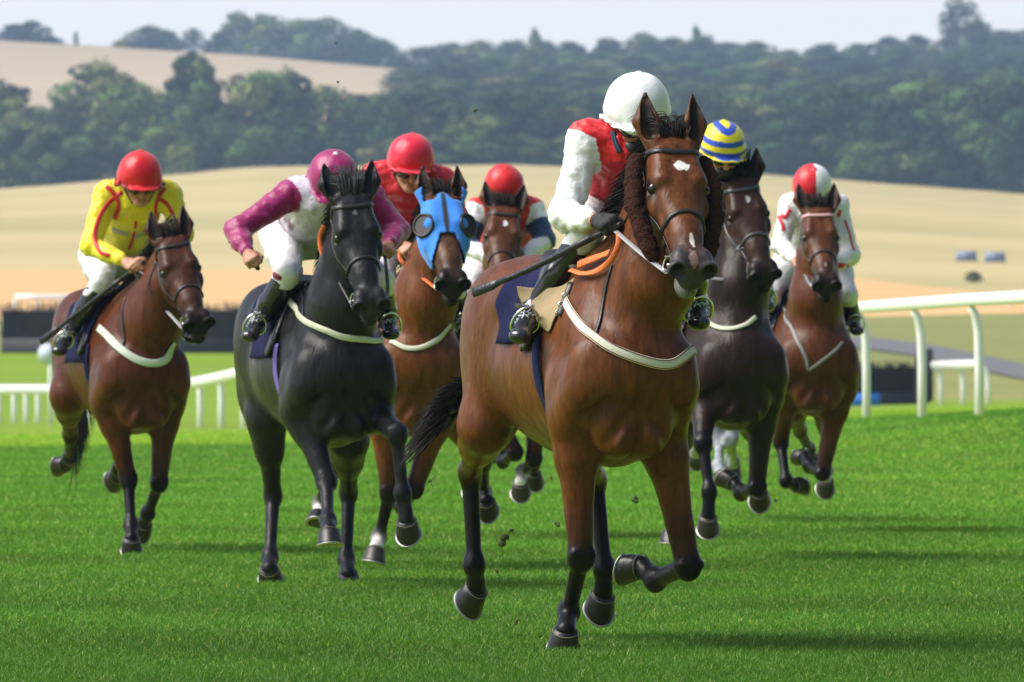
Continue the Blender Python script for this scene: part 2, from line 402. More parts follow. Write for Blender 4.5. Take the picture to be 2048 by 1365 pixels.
# (px, top_y, height of tree in px, Y, width px, proto, label)
def T(px, top, base_y, wpx, k, Y, label, group=None, **kw):
    """tree whose crown top shows at row top; its foot stands on the ground at distance Y"""
    g = on_ground(px, Y); ztop = CAMZ + (HOR - top) / FPX * Y
    H = max(0.8, ztop - g.z); w0 = {0: 12, 1: 10.5, 2: 14, 3: 9, 4: 12.5, 5: 11, 6: 5.5, 7: 11}[k]
    wid = (wpx / FPX * Y) / w0 / (H / 16.0)
    return tree(px, Y, H, wid, k, label, group, **kw)
sk = [(-30, 62, 90, 0), (30, 30, 75, 3), (62, 22, 70, 5), (98, 52, 55, 1), (152, 46, 16, 6), (190, 78, 50, 7), (250, 60, 60, 4), (300, 32, 90, 5), (335, 45, 60, 1),
      (385, 38, 56, 7), (440, 45, 60, 3), (478, 4, 75, 5), (535, 12, 100, 2), (600, 20, 90, 0), (650, 18, 110, 2), (668, 68, 95, 4), (716, 40, 80, 1), (765, 60, 75, 0), (800, 95, 60, 5)]
SKL = ['leftmost dark tree on the skyline, cut by the edge of the photo', 'pointed dark tree on the far left skyline', 'tallest tree of the far left skyline clump', 'low tree at the right end of the far left skyline clump',
       'lone thin columnar tree on the skyline', 'low pale bush on the skyline beside the columnar tree', 'small bushy tree left of the round skyline tree', 'round dark tree on the skyline above the stubble field',
       'tree tucked against the round skyline tree', 'open airy tree with sky showing through on the skyline', 'slim pointed tree between airy tree and tall clump', 'tallest pointed conifer of the big skyline clump',
       'broad tree right of the tallest conifer on the skyline', 'middle tree of the big skyline clump', 'broad domed tree of the big skyline clump', 'paler tree in front of the domed skyline tree',
       'tree at the right shoulder of the big skyline clump', 'tree sloping down at the right of the skyline clump', 'last low tree where the skyline meets the wooded hill']
for (px, top, w, k), lb in zip(sk, SKL):
    T(px, top - 8, 0, w * 1.3, k, 2280, lb, SKY_L, sink=3.5, name='conifer' if 'conifer' in lb else 'tree')
# wooded hillside on the right: rows of crowns, back to front
rng = random.Random(5)
WOOD = 'trees of the wooded hillside'
for (Y, x0, x1, st, t0, t1) in [(2200, 840, 2100, 62, 92, 86), (2060, 850, 2110, 66, 104, 100), (1930, 850, 2120, 72, 120, 114), (1800, 830, 2130, 78, 136, 128), (1660, 830, 2130, 86, 154, 144), (1530, 800, 2140, 98, 172, 164), (1420, 800, 2140, 105, 196, 180)]:
    px = x0
    while px < x1:
        f = (px - x0) / (x1 - x0); top = t0 + (t1 - t0) * f + rng.uniform(-14, 14)
        if Y == 2200: top = np.interp(px, [840, 900, 1000, 1200, 1400, 1600, 1750, 1900, 2060], [125, 82, 88, 72, 72, 96, 78, 72, 52]) + rng.uniform(-7, 7)
        T(px, top, 0, st * rng.uniform(1.4, 2.1), rng.choice([0, 1, 2, 2, 4, 5]), Y + rng.uniform(-40, 40), 'broadleaf tree among the crowns of the wooded hillside', WOOD)
        px += st * rng.uniform(0.8, 1.2)
T(1070, 56, 0, 34, 1, 2230, 'thin tree spiking above the left of the wooded skyline', WOOD)
T(1393, 52, 0, 34, 1, 2230, 'small pointed tree above the middle of the wooded skyline', WOOD)
T(1915, -6, 0, 110, 7, 2150, 'tall airy tree rising above the wooded skyline at right', WOOD)
T(1955, 38, 0, 90, 5, 2160, 'dense tree just right of the tall airy skyline tree', WOOD)
# front belt along the pasture edge (px, top, width, proto)
FB = [(-20, 140, 170, 5), (15, 160, 90, 3), (75, 200, 120, 4), (130, 185, 110, 5), (200, 106, 165, 5), (262, 150, 150, 2), (320, 175, 130, 4), (385, 92, 125, 3), (400, 105, 110, 5), (455, 195, 90, 1), (520, 130, 150, 0), (575, 122, 120, 5), (640, 160, 150, 4),
      (715, 175, 120, 1), (770, 190, 120, 2), (840, 165, 190, 0), (905, 190, 150, 4), (960, 215, 150, 4), (1010, 165, 130, 5), (1060, 170, 160, 2), (1130, 200, 150, 4), (1200, 175, 170, 2), (1275, 165, 150, 5), (1350, 190, 150, 1),
      (1405, 160, 120, 4), (1470, 185, 150, 4), (1540, 200, 160, 5), (1610, 185, 170, 0), (1690, 160, 190, 2), (1770, 175, 190, 5), (1850, 150, 170, 2), (1930, 165, 170, 0), (2010, 150, 180, 4), (2080, 170, 170, 2)]
BELT = 'trees of the belt along the top of the pasture'
for i, (px, top, w, k) in enumerate(FB):
    lb = {0: 'dark tree at the left end of the belt above the pasture', 4: 'tall round dark tree of the belt standing before the stubble field', 7: 'tallest domed dark tree at the left of the belt', 17: 'pale tree of the belt left of the white cap'}.get(i, 'broadleaf tree in the belt along the top of the pasture')
    T(px, top - 6, 0, w * 1.38, k, 1290 + rng.uniform(-30, 30), lb, BELT, sink=1.5)
FR = [(20, 235), (70, 215), (110, 230), (180, 215), (250, 225), (330, 215), (430, 220), (520, 215), (600, 230), (690, 245), (780, 255), (870, 240), (950, 240), (1040, 250), (1130, 240), (1220, 260), (1310, 250), (1400, 225), (1480, 250), (1560, 230), (1640, 235), (1725, 262), (1790, 240), (1870, 225), (1950, 205), (2030, 190), (2100, 200)]
for i, (px, top) in enumerate(FR):
    k = rng.choice([0, 2, 4, 5, 1])
    T(px + rng.uniform(-10, 10), top + rng.uniform(-12, 12), 0, rng.uniform(125, 180), k, 1238 + rng.uniform(-8, 8), 'low front tree at the foot of the belt above the pasture', 'low trees at the foot of the belt', sink=2.2)
T(1946, 546, 0, 40, 4, 590, 'small dark round bush alone in the pasture', cat='bush', name='bush')
# ------------------------------------------------------------------ rails, fences, signs
M_RAIL = simple('white plastic rail', (0.84, 0.83, 0.82), 0.35, var=0.03, scale=6)
M_BRUSH = simple('birch brush', (0.011, 0.009, 0.009), 0.95, var=0.6, scale=25)
M_BOARD = simple('dark board', (0.008, 0.009, 0.012), 0.7, var=0.3, scale=5)
def rail(name, label, pts, hgt, rw=0.075, rt=0.055, post_r=0.045, group=None, curve=0.28, every=None, tops=None):
    """pts: ground points of the posts; the rail runs over them"""
    root = empty(name, pts[0]); tag(root, label, 'rail', group)
    top = [p + Vector((0, 0, hgt)) for p in pts] if tops is None else [Vector((p.x, p.y, z)) for p, z in zip(pts, tops)]
    ext = [top[0] * 2 - top[1]] + top + [top[-1] * 2 - top[-2]] if every is None else top
    MB().tube(ext, 1.0, 14, flat=(rw, rt), up=Vector((1, 0, 0.15))).build('top_rail', M_RAIL, root)
    for i, p in enumerate(pts):
        d = curve; hgt = top[i].z - p.z
        MB().tube([p + Vector((d, 0, -0.3)), p + Vector((d, 0, hgt * .45)), p + Vector((d * .92, 0, hgt * .72)), p + Vector((d * .55, 0, hgt * .88)), p + Vector((0, 0, hgt - rt))], [post_r, post_r, post_r, post_r * .9, post_r * .8], 10).build('post', M_RAIL, root)
    return root
# right rail: posts px 1725,1835,1950 ... base row 822, tops rising to the right
def gp(px, Y, dx=0):
    g = on_ground(px, Y); g.x += dx; return g
pr = []
for px, Y in [(1500, 116), (1612, 108), (1716, 101), (1826, 95), (1940, 91.5), (2060, 88), (2182, 85)]:
    pr.append(gp(px, Y))
def fix(pr, base_rows):
    return pr
rail('running_rail', 'white plastic running rail with curved posts at the right of the course', pr, 1.2, 0.068, 0.07, 0.050, curve=0.10, tops=[CAMZ + (HOR - r_) / FPX * p.y for r_, p in zip([628, 622, 616, 608, 600, 594, 588], pr)])
# left rail, far side, curving
pl = []
for k, px in enumerate([-190, -150, -112, -75, -38, -4, 26, 50, 74, 100, 135, 175, 215, 258, 302, 350, 398, 440, 485, 540, 600]):
    Y = np.interp(px, [-190, 0, 200, 300, 380, 440, 500, 600], [256, 250, 247, 235, 216, 200, 186, 166])
    pl.append(gp(px, Y))
rail('running_rail', 'low white running rail curving across the far turf at the left', pl, 1.15, 0.13, 0.12, 0.075, curve=0.03, tops=[CAMZ + (HOR - np.interp(CX + FPX * p.x / p.y, [-200, 200, 300, 380, 440, 500, 600], [779, 779, 776, 768, 756, 742, 722])) / FPX * p.y for p in pl])
# small rail wing beside the right brush fence
wing = [gp(1868, 250), gp(1912, 247), gp(1962, 244)]
rail('wing_rail', 'short white wing rail beside the dark brush fence at right', wing, 1.15, 0.12, 0.10, 0.07, curve=0.20, every=1)
wing2 = [gp(1992, 475), gp(2016, 470), gp(2052, 460), (gp(2120, 450))]
rail('wing_rail', 'faint distant white rail at the right edge above the grass', wing2, 0.75, 0.07, 0.07, 0.05, curve=0.05, every=1)
wing3 = [gp(30, 440), gp(75, 440), gp(120, 440), gp(165, 440)]
rail('wing_rail', 'faint distant white rail above the brush fence at far left', wing3, 1.0, 0.16, 0.16, 0.10, curve=0.0, every=1)
def brush(name, label, p0, p1, h, depth=0.9, apron=0.25, seed=1):
    root = empty(name, (p0 + p1) / 2); tag(root, label, 'fence')
    rg = random.Random(seed); d = (p1 - p0); L = d.length; u = d.normalized(); w = Vector((-u.y, u.x, 0))
    rot = Matrix(((u.x, w.x, 0), (u.y, w.y, 0), (0, 0, 1)))
    c = (p0 + p1) / 2; zb = min(p0.z, p1.z) - 0.5
    MB().box((c.x, c.y, zb + (0.5 + h * apron) / 2), (L, depth * 1.25, 0.5 + h * apron), rot).build('apron_board', M_BOARD, root)
    b = MB()
    core = h * 0.86
    b.box((c.x, c.y, zb + 0.5 + h * apron + (core - h * apron) / 2 - 0.0), (L * .995, depth * 0.8, core - h * apron), rot)
    for i in range(int(L * 70)):   # birch twigs
        t = rg.random(); q = p0 + d * t + w * rg.uniform(-.45, .45) * depth; q.z = zb + 0.5 + h * rg.uniform(.3, .6)
        e = q + Vector((rg.uniform(-.12, .12), rg.uniform(-.12, .12), 0)); e.z = zb + 0.5 + h * (rg.uniform(.86, 1.04) + 0.03 * math.sin(t * 40))
        b.tube([q, e], [.03, .012], 3, cap=False)
    b.build('brush', M_BRUSH, root, smooth=False)
    return root
brush('brush_fence', 'long dark birch brush fence across the far turf at the left', gp(4, 338), gp(560, 338), 1.95, 1.0, 0.3, 1)
f2 = brush('brush_fence', 'dark brush fence with blue board behind the white running rail at right', gp(1640, 251), gp(1832, 253), 1.32, 1.0, 0.3, 2)
# raised side wing of that fence
wg = gp(1852, 251)
MB().tube([wg + Vector((-.18, .3, -.3)), wg + Vector((-.12, .3, 1.45)), wg + Vector((.1, .3, 1.6)), wg + Vector((.1, -.2, .1))], [.16, .17, .12, .1], 8).build('wing_panel', M_BRUSH, f2)
MB().box(gp(1722, 249) + Vector((0, -.2, .16)), (1.1, .12, .40)).build('blue_board', simple('blue board', (0.02, 0.16, 0.62), 0.5), f2)
# two blue-grey boards far off in the pasture
M_BG = simple('blue grey board', (0.20, 0.25, 0.38), 0.6)
for px, lb in ((1933, 'left one of two blue-grey boards standing in the far pasture'), (1990, 'right one of two blue-grey boards standing in the far pasture')):
    g = gp(px, 690); zz = CAMZ + (HOR - 506) / FPX * 800
    root = empty('board', g); tag(root, lb, 'board', 'blue-grey boards in the pasture')
    MB().box(Vector((g.x, g.y, g.z + 0.50)), (1.6, .15, .80)).build('panel', M_BG, root)
    for s in (-.8, .8): MB().tube([g + Vector((s, .1, -.3)), g + Vector((s, .1, .5))], .06, 6).build('leg', M_BG, root)
# white distance disc on a pole at left
g = gp(96, 235); zc = CAMZ + (HOR - 708) / FPX * 235
root = empty('marker_disc', g); tag(root, 'pale round distance marker on a thin pole by the left running rail', 'course marker')
MB().tube([g + Vector((0.05, 0, -.2)), Vector((g.x + .05, g.y, zc))], .04, 8).build('pole', M_RAIL, root)
MB().tube([Vector((g.x, g.y - .04, zc)), Vector((g.x, g.y + .04, zc))], .28, 28).build('disc', simple('pale disc', (.62, .70, .80), .5), root)

# trees added behind the photographer and along the right of the course, out of the picture: they darken the sky the horses face
for i in range(17):
    if i < 9: X_, Y_ = 2 + i * 6.2, -16 - (i % 3) * 4
    else: X_, Y_ = 38 + (i % 3) * 4, 8 + (i - 9) * 9.5
    tree(CX + FPX * X_ / Y_ if Y_ != 0 else CX, Y_, 17 + (i * 7 % 5), 1.05, (0, 2, 5, 4)[i % 4], 'unseen tree added beside the course to darken the sky the horses face', 'unseen trees added to darken the horses')
# ------------------------------------------------------------------ summer haze
hz = MB().box((0, 1300, 75), (4200, 2900, 156)).build('haze', None, smooth=False)
hm = bpy.data.materials.new('haze'); hm.use_nodes = True; hn = hm.node_tree; hn.nodes.clear()
pv = hn.nodes.new('ShaderNodeVolumePrincipled'); pv.inputs['Color'].default_value = (0.52, 0.74, 1.0, 1); pv.inputs['Density'].default_value = 0.00020
pv.inputs['Anisotropy'].default_value = 0.2
ho = hn.nodes.new('ShaderNodeOutputMaterial'); hn.links.new(pv.outputs[0], ho.inputs['Volume']); hz.data.materials.append(hm)
tag(hz, 'pale summer haze over the valley', kind='stuff')
# ------------------------------------------------------------------ smooth bodies from blended muscles and bones
def V3(p): return np.array([p[0], p[1], p[2]], float)
def unit(v): v = np.asarray(v, float); return v / max(1e-9, np.linalg.norm(v))
class Body:
    """a list of tapered elliptical limbs and ellipsoids, blended into one continuous surface"""
    def __init__(s): s.p = []
    def cone(s, a, b, ra, rb, k=0.03, col=None, side=None, sub=False):
        a = V3(a); b = V3(b); ra = (ra, ra) if np.isscalar(ra) else ra; rb = (rb, rb) if np.isscalar(rb) else rb
        L = np.linalg.norm(b - a); u = (b - a) / max(L, 1e-6)
        sd = V3(side) if side is not None else np.array([1., 0, 0]); sd = sd - u * sd.dot(u)
        if np.linalg.norm(sd) < 1e-3: sd = np.cross(u, [0, 0.3, 1])
        sd = unit(sd); ot = np.cross(u, sd); R_ = max(max(ra), max(rb))
        s.p.append(dict(t=0, a=a, u=u, L=max(L, 1e-6), s=sd, o=ot, ra=ra, rb=rb, k=k, col=col, sub=sub, lo=np.minimum(a, b) - R_, hi=np.maximum(a, b) + R_, rm=R_)); return s
    def ell(s, c, r, k=0.03, col=None, axes=None, sub=False):
        c = V3(c); A = np.eye(3) if axes is None else np.array([unit(V3(x)) for x in axes]); r = np.array(r, float)
        ext = np.sqrt(((A * r[:, None]) ** 2).sum(0))
        s.p.append(dict(t=1, c=c, A=A, r=r, k=k, col=col, sub=sub, lo=c - ext, hi=c + ext, rm=r.max())); return s
    @staticmethod
    def d1(p, X):
        if p['t'] == 0:
            q = X - p['a']; w = q @ p['u']; t = np.clip(w / p['L'], 0, 1); w = w - t * p['L']
            r1 = p['ra'][0] + (p['rb'][0] - p['ra'][0]) * t; r2 = p['ra'][1] + (p['rb'][1] - p['ra'][1]) * t; rm = (r1 + r2) / 2
            x, y = q @ p['s'], q @ p['o']
            n = np.sqrt((x / r1) ** 2 + (y / r2) ** 2 + (w / rm) ** 2) + 1e-9
            g = np.sqrt((x / r1 ** 2) ** 2 + (y / r2 ** 2) ** 2 + (w / rm ** 2) ** 2) + 1e-9
        else:
            q = (X - p['c']) @ p['A'].T
            n = np.sqrt(((q / p['r']) ** 2).sum(-1)) + 1e-9; g = np.sqrt(((q / p['r'] ** 2) ** 2).sum(-1)) + 1e-9
        return n * (n - 1) / g
    @staticmethod
    def mix(F, d, k, sub):
        if sub:
            d = -d; h = np.maximum(k - np.abs(F - d), 0) / k; return np.maximum(F, d) + h * h * k / 4
        h = np.maximum(k - np.abs(F - d), 0) / k; return np.minimum(F, d) - h * h * k / 4
    def at(s, X):
        X = np.atleast_2d(np.asarray(X, float)); F = np.full(len(X), 1.0)
        for p in s.p: F = s.mix(F, s.d1(p, X), p['k'], p['sub'])
        return F
    def grad(s, X, e=0.004):
        X = np.atleast_2d(X); g = np.stack([s.at(X + np.eye(3)[i] * e) - s.at(X - np.eye(3)[i] * e) for i in range(3)], 1)
        return g / (np.linalg.norm(g, axis=1)[:, None] + 1e-9)
    def drape(s, pts, off=0.006, it=7):
        """move points on to the surface, off metres outside it"""
        X = np.array([V3(p) for p in pts])
        for _ in range(it): X = X - s.grad(X) * (s.at(X) - off)[:, None] * 0.9
        return [Vector(x) for x in X]
    def normal(s, pts): return [Vector(g) for g in s.grad(np.array([V3(p) for p in pts]))]
    def hit(s, px, py, Y0, Y1, off=0.006):
        """first point of the surface met on the sight line of a picture pixel"""
        Y = Y0
        while Y < Y1:
            P = V3(ray(px, py, Y)); d = s.at(P)[0] - off
            if d < 0.0015: break
            Y += max(d * 0.7, 0.001)
        return Vector(P)
    def mesh(s, vox, lo=None, hi=None, warp=None):
        lo_ = np.min([p['lo'] for p in s.p if not p['sub']], 0) - 2.5 * vox; hi_ = np.max([p['hi'] for p in s.p if not p['sub']], 0) + 2.5 * vox
        lo = lo_ if lo is None else np.maximum(lo, lo_); hi = hi_ if hi is None else np.minimum(hi, hi_)
        n = np.ceil((hi - lo) / vox).astype(int) + 1
        F = np.full(n, 0.5, np.float32)
        ax = [lo[i] + vox * np.arange(n[i]) for i in range(3)]
        for p in s.p:
            mg = p['k'] + 2.5 * vox
            i0 = np.clip(np.floor((p['lo'] - mg - lo) / vox).astype(int), 0, n); i1 = np.clip(np.ceil((p['hi'] + mg - lo) / vox).astype(int) + 1, 0, n)
            if (i1 <= i0).any(): continue
            sl = tuple(slice(i0[i], i1[i]) for i in range(3))
            G = np.stack(np.meshgrid(*[ax[i][sl[i]] for i in range(3)], indexing='ij'), -1).astype(np.float32)
            d = s.d1({k_: (v.astype(np.float32) if isinstance(v, np.ndarray) else v) for k_, v in p.items()}, G)
            F[sl] = s.mix(F[sl], d.astype(np.float32), p['k'], p['sub'])
        if warp is not None: F = warp(F, ax)
        S = F < 0
        a = np.zeros([x - 1 for x in n], np.int8)
        for i in (0, 1):
            for j in (0, 1):
                for k in (0, 1): a += S[i:n[0] - 1 + i, j:n[1] - 1 + j, k:n[2] - 1 + k]
        act = np.argwhere((a > 0) & (a < 8)); idm = np.full(a.shape, -1, np.int32); idm[tuple(act.T)] = np.arange(len(act))
        cor = [(i, j, k) for i in (0, 1) for j in (0, 1) for k in (0, 1)]
        val = np.stack([F[act[:, 0] + c[0], act[:, 1] + c[1], act[:, 2] + c[2]] for c in cor], 1)
        acc = np.zeros((len(act), 3)); cnt = np.zeros(len(act))
        for x in range(8):
            for b in (1, 2, 4):
                y = x | b
                if y == x: continue
                m = (val[:, x] < 0) != (val[:, y] < 0); t = val[:, x] / np.where(m, val[:, x] - val[:, y], 1)
                P = np.array(cor[x]) + t[:, None] * (np.array(cor[y]) - np.array(cor[x]))
                acc += np.where(m[:, None], P, 0); cnt += m
        Vt = (act + acc / cnt[:, None]) * vox + lo
        Q = []
        for d_ in range(3):
            e, f = [(1, 2), (2, 0), (0, 1)][d_]
            A = [slice(1, n[i] - 1) for i in range(3)]; A[d_] = slice(0, n[d_] - 1)
            B = list(A); B[d_] = slice(1, n[d_])
            s0, s1 = S[tuple(A)], S[tuple(B)]; ed = np.argwhere(s0 != s1)
            fl = s0[tuple(ed.T)]
            base = ed + np.array([1 if i != d_ else 0 for i in range(3)])
            def cell(de, df):
                c = base.copy(); c[:, e] -= de; c[:, f] -= df; return idm[tuple(c.T)]
            q = np.stack([cell(1, 1), cell(0, 1), cell(0, 0), cell(1, 0)], 1)
            q = np.where(fl[:, None], q, q[:, ::-1]); Q.append(q)
        Q = np.concatenate(Q); Q = Q[(Q >= 0).all(1)]
        return Vt, Q
    def colours(s, Vt, default, soft=0.012):
        num = np.zeros((len(Vt), 3)); den = np.zeros(len(Vt))
        for p in s.p:
            if p['sub'] : continue
            m = ((Vt > p['lo'] - 0.08) & (Vt < p['hi'] + 0.08)).all(1)
            if not m.any(): continue
            w = np.exp(-np.clip(s.d1(p, Vt[m]), -0.03, 1) / soft); c = np.array(p['col'] if p['col'] is not None else default)
            num[m] += w[:, None] * c; den[m] += w
        out = np.tile(np.array(default, float), (len(Vt), 1)); g = den > 1e-12
        out[g] = num[g] / den[g][:, None]; return out
    def multi(s, vox, fine):
        """coarse mesh of the whole plus finer patches: fine = [(lo, hi, vox)], joined where they meet"""
        V0, Q0 = s.mesh(vox); Vs, Qs, n = [], [], 0
        cc = V0[Q0].mean(1); keep = np.ones(len(Q0), bool)
        for lo, hi, v in fine: keep &= ~((cc > np.array(lo) + 1.0 * vox) & (cc < np.array(hi) - 1.0 * vox)).all(1)
        parts = [(V0, Q0[keep])]
        for lo, hi, v in fine: parts.append(s.mesh(v, np.array(lo), np.array(hi)))
        for V_, Q_ in parts:
            used = np.zeros(len(V_), bool); used[Q_] = True; mp = np.cumsum(used) - 1
            Vs.append(V_[used]); Qs.append(mp[Q_] + n); n += used.sum()
        return np.concatenate(Vs), np.concatenate(Qs)

def noise3(X, f, seed=0):
    """cheap smooth noise"""
    r = np.random.default_rng(seed); o = np.zeros(len(X))
    for i in range(7):
        d = unit(r.normal(size=3)); ph = r.random() * 6.28; g = f * (0.6 + 0.9 * r.random()); w = r.normal(size=3)
        o += np.sin(X @ d * g + ph + 1.1 * np.sin(X @ unit(w) * g * .7 + ph * 2))
    return o / 7 * 1.4

def reach(S, px, py, L, near=True):
    """point on the sight line of a pixel that lies L metres from S"""
    S = V3(S); o = np.array([0, 0, CAMZ]); d = unit(V3(ray(px, py, 1000.0)) - o); w = S - o; b = w @ d; c2 = (w @ w) - b * b
    h = L * L - c2
    t = b if h <= 0 else (b - math.sqrt(h) if near else b + math.sqrt(h))
    return o + d * t
def slerp_chain(S, spec, Ls):
    out = [V3(S)]
    for (px, py, near), L in zip(spec, Ls): out.append(reach(out[-1], px, py, L, near))
    return out
# ------------------------------------------------------------------ horses
M_COAT = attr_mat('horse coat', rough=0.40, spec=0.19, coat=0.0, scale=90, var=0.20, bump=0.40, bdist=0.003, scale2=(1, 1, 0.25))
def broad_bump(m):
    nt = m.node_tree; N = nt.nodes; b = N['Principled BSDF']; tc = N.new('ShaderNodeTexCoord'); mp = N.new('ShaderNodeMapping'); mp.inputs['Scale'].default_value = (1, .6, .45)
    nz = N.new('ShaderNodeTexNoise'); nz.inputs['Scale'].default_value = 16; nz.inputs['Detail'].default_value = 3; nz.inputs['Distortion'].default_value = .6
    nt.links.new(tc.outputs['Object'], mp.inputs[0]); nt.links.new(mp.outputs[0], nz.inputs['Vector'])
    bp = N.new('ShaderNodeBump'); bp.inputs['Strength'].default_value = .32; bp.inputs['Distance'].default_value = .02
    old = b.inputs['Normal'].links[0].from_node; nt.links.new(nz.outputs['Fac'], bp.inputs['Height']); nt.links.new(bp.outputs[0], old.inputs['Normal'])
    mr = N.new('ShaderNodeMapRange'); mr.inputs[1].default_value = .3; mr.inputs[2].default_value = .7; mr.inputs[3].default_value = .30; mr.inputs[4].default_value = .46; nt.links.new(nz.outputs['Fac'], mr.inputs[0]); nt.links.new(mr.outputs[0], b.inputs['Roughness'])
broad_bump(M_COAT)
def streaks(m):
    """light and dark streaks down the body: shading and highlights put into the coat colour"""
    nt = m.node_tree; N = nt.nodes; b = N['Principled BSDF']; tc = N.new('ShaderNodeTexCoord'); mp = N.new('ShaderNodeMapping'); mp.inputs['Scale'].default_value = (1, 1, .22)
    nz = N.new('ShaderNodeTexNoise'); nz.inputs['Scale'].default_value = 26; nz.inputs['Detail'].default_value = 5; nz.inputs['Roughness'].default_value = .6; nz.inputs['Distortion'].default_value = .3
    nt.links.new(tc.outputs['Object'], mp.inputs[0]); nt.links.new(mp.outputs[0], nz.inputs['Vector'])
    mr = N.new('ShaderNodeMapRange'); mr.inputs[1].default_value = .32; mr.inputs[2].default_value = .68; mr.inputs[3].default_value = .62; mr.inputs[4].default_value = 1.25; nt.links.new(nz.outputs['Fac'], mr.inputs[0])
    old = b.inputs['Base Color'].links[0].from_socket; vm = N.new('ShaderNodeVectorMath'); vm.operation = 'SCALE'; nt.links.new(old, vm.inputs[0]); nt.links.new(mr.outputs[0], vm.inputs['Scale']); nt.links.new(vm.outputs[0], b.inputs['Base Color'])
streaks(M_COAT)
M_HAIR = attr_mat('horse hair', rough=0.45, spec=0.15, scale=60, var=0.3, bump=0)
M_HOOF = simple('hoof horn', (0.009, 0.0075, 0.007), 0.4, var=0.35, scale=25, bump=.3)
M_HOOFP = simple('pale hoof horn', (0.030, 0.022, 0.016), 0.45, var=0.35, scale=25, bump=.3)
M_CORO = simple('pale coronet band', (.20, .18, .145), .6)
M_SHOE = simple('steel shoe', (0.35, 0.35, 0.34), 0.4, metal=0.6)
M_EYE = simple('eye', (0.008, 0.005, 0.004), 0.10, var=0.1)
M_LEATHER = simple('black leather', (0.018, 0.015, 0.014), 0.38, var=0.3, scale=50, bump=.2)
M_BROWNL = simple('brown leather', (0.12, 0.045, 0.02), 0.4, var=0.3, scale=50, bump=.2)
M_STEEL = simple('steel', (0.75, 0.75, 0.74), 0.18, metal=1.0)
M_CREAM = simple('cream webbing', (0.62, 0.62, 0.48), 0.75, var=0.12, scale=160, bump=.3)
M_ORANGE = simple('orange rubber rein', (0.72, 0.16, 0.03), 0.55, var=0.2, scale=120, bump=.5)
M_GREYREIN = simple('grey rein', (0.30, 0.30, 0.31), 0.5, var=0.2, scale=120)
M_NAVY = simple('navy saddle cloth', (0.006, 0.008, 0.045), 0.9, var=0.3, scale=40, bump=.4, spec=.2)
M_PURPLE = simple('purple elastic', (0.16, 0.10, 0.42), 0.7, var=0.25, scale=90)
M_FLEECE = simple('dark brown fleece', (0.042, 0.016, 0.012), 0.95, var=0.6, scale=110, bump=1.0, spec=.1)
M_TAN = simple('tan lining', (0.34, 0.25, 0.13), 0.75, var=0.2, scale=14, bump=.5)
BLACK = (0.0045, 0.0038, 0.004); DK = (0.012, 0.008, 0.006)

def strand_mesh(name, strands, parent, col, wid=0.004, seg=7, colj=0.35, tip=None, flat=0.35):
    """hair locks: each strand a list of control points; a tapered three-sided blade"""
    rg = random.Random(len(strands)); V = []; F = []; C = []
    for st in strands:
        P = spline(st, 4) if len(st) > 2 else [Vector(p) for p in st]
        m = len(P); w0 = wid * rg.uniform(.6, 1.4); c = np.array(col) * rg.uniform(1 - colj, 1 + colj)
        n0 = len(V)
        for i, p in enumerate(P):
            t = (P[min(i + 1, m - 1)] - P[max(i - 1, 0)]).normalized(); a = t.cross(Vector((0.2, 1, 0.1))).normalized(); b = t.cross(a)
            w = w0 * (1 - (i / (m - 1)) ** 2 * 0.92) * min(1, 0.4 + i / m * 3)
            for k in range(3):
                an = 2.094 * k; V.append(tuple(p + a * math.cos(an) * w + b * math.sin(an) * w * flat)); C.append(c if tip is None else c * (1 - i / m) + np.array(tip) * (i / m))
        for i in range(m - 1):
            for k in range(3): F.append((n0 + i * 3 + k, n0 + i * 3 + (k + 1) % 3, n0 + i * 3 + 3 + (k + 1) % 3, n0 + i * 3 + 3 + k))
    return link_mesh(name, V, np.array(F), M_HAIR, parent, cols=np.array(C))

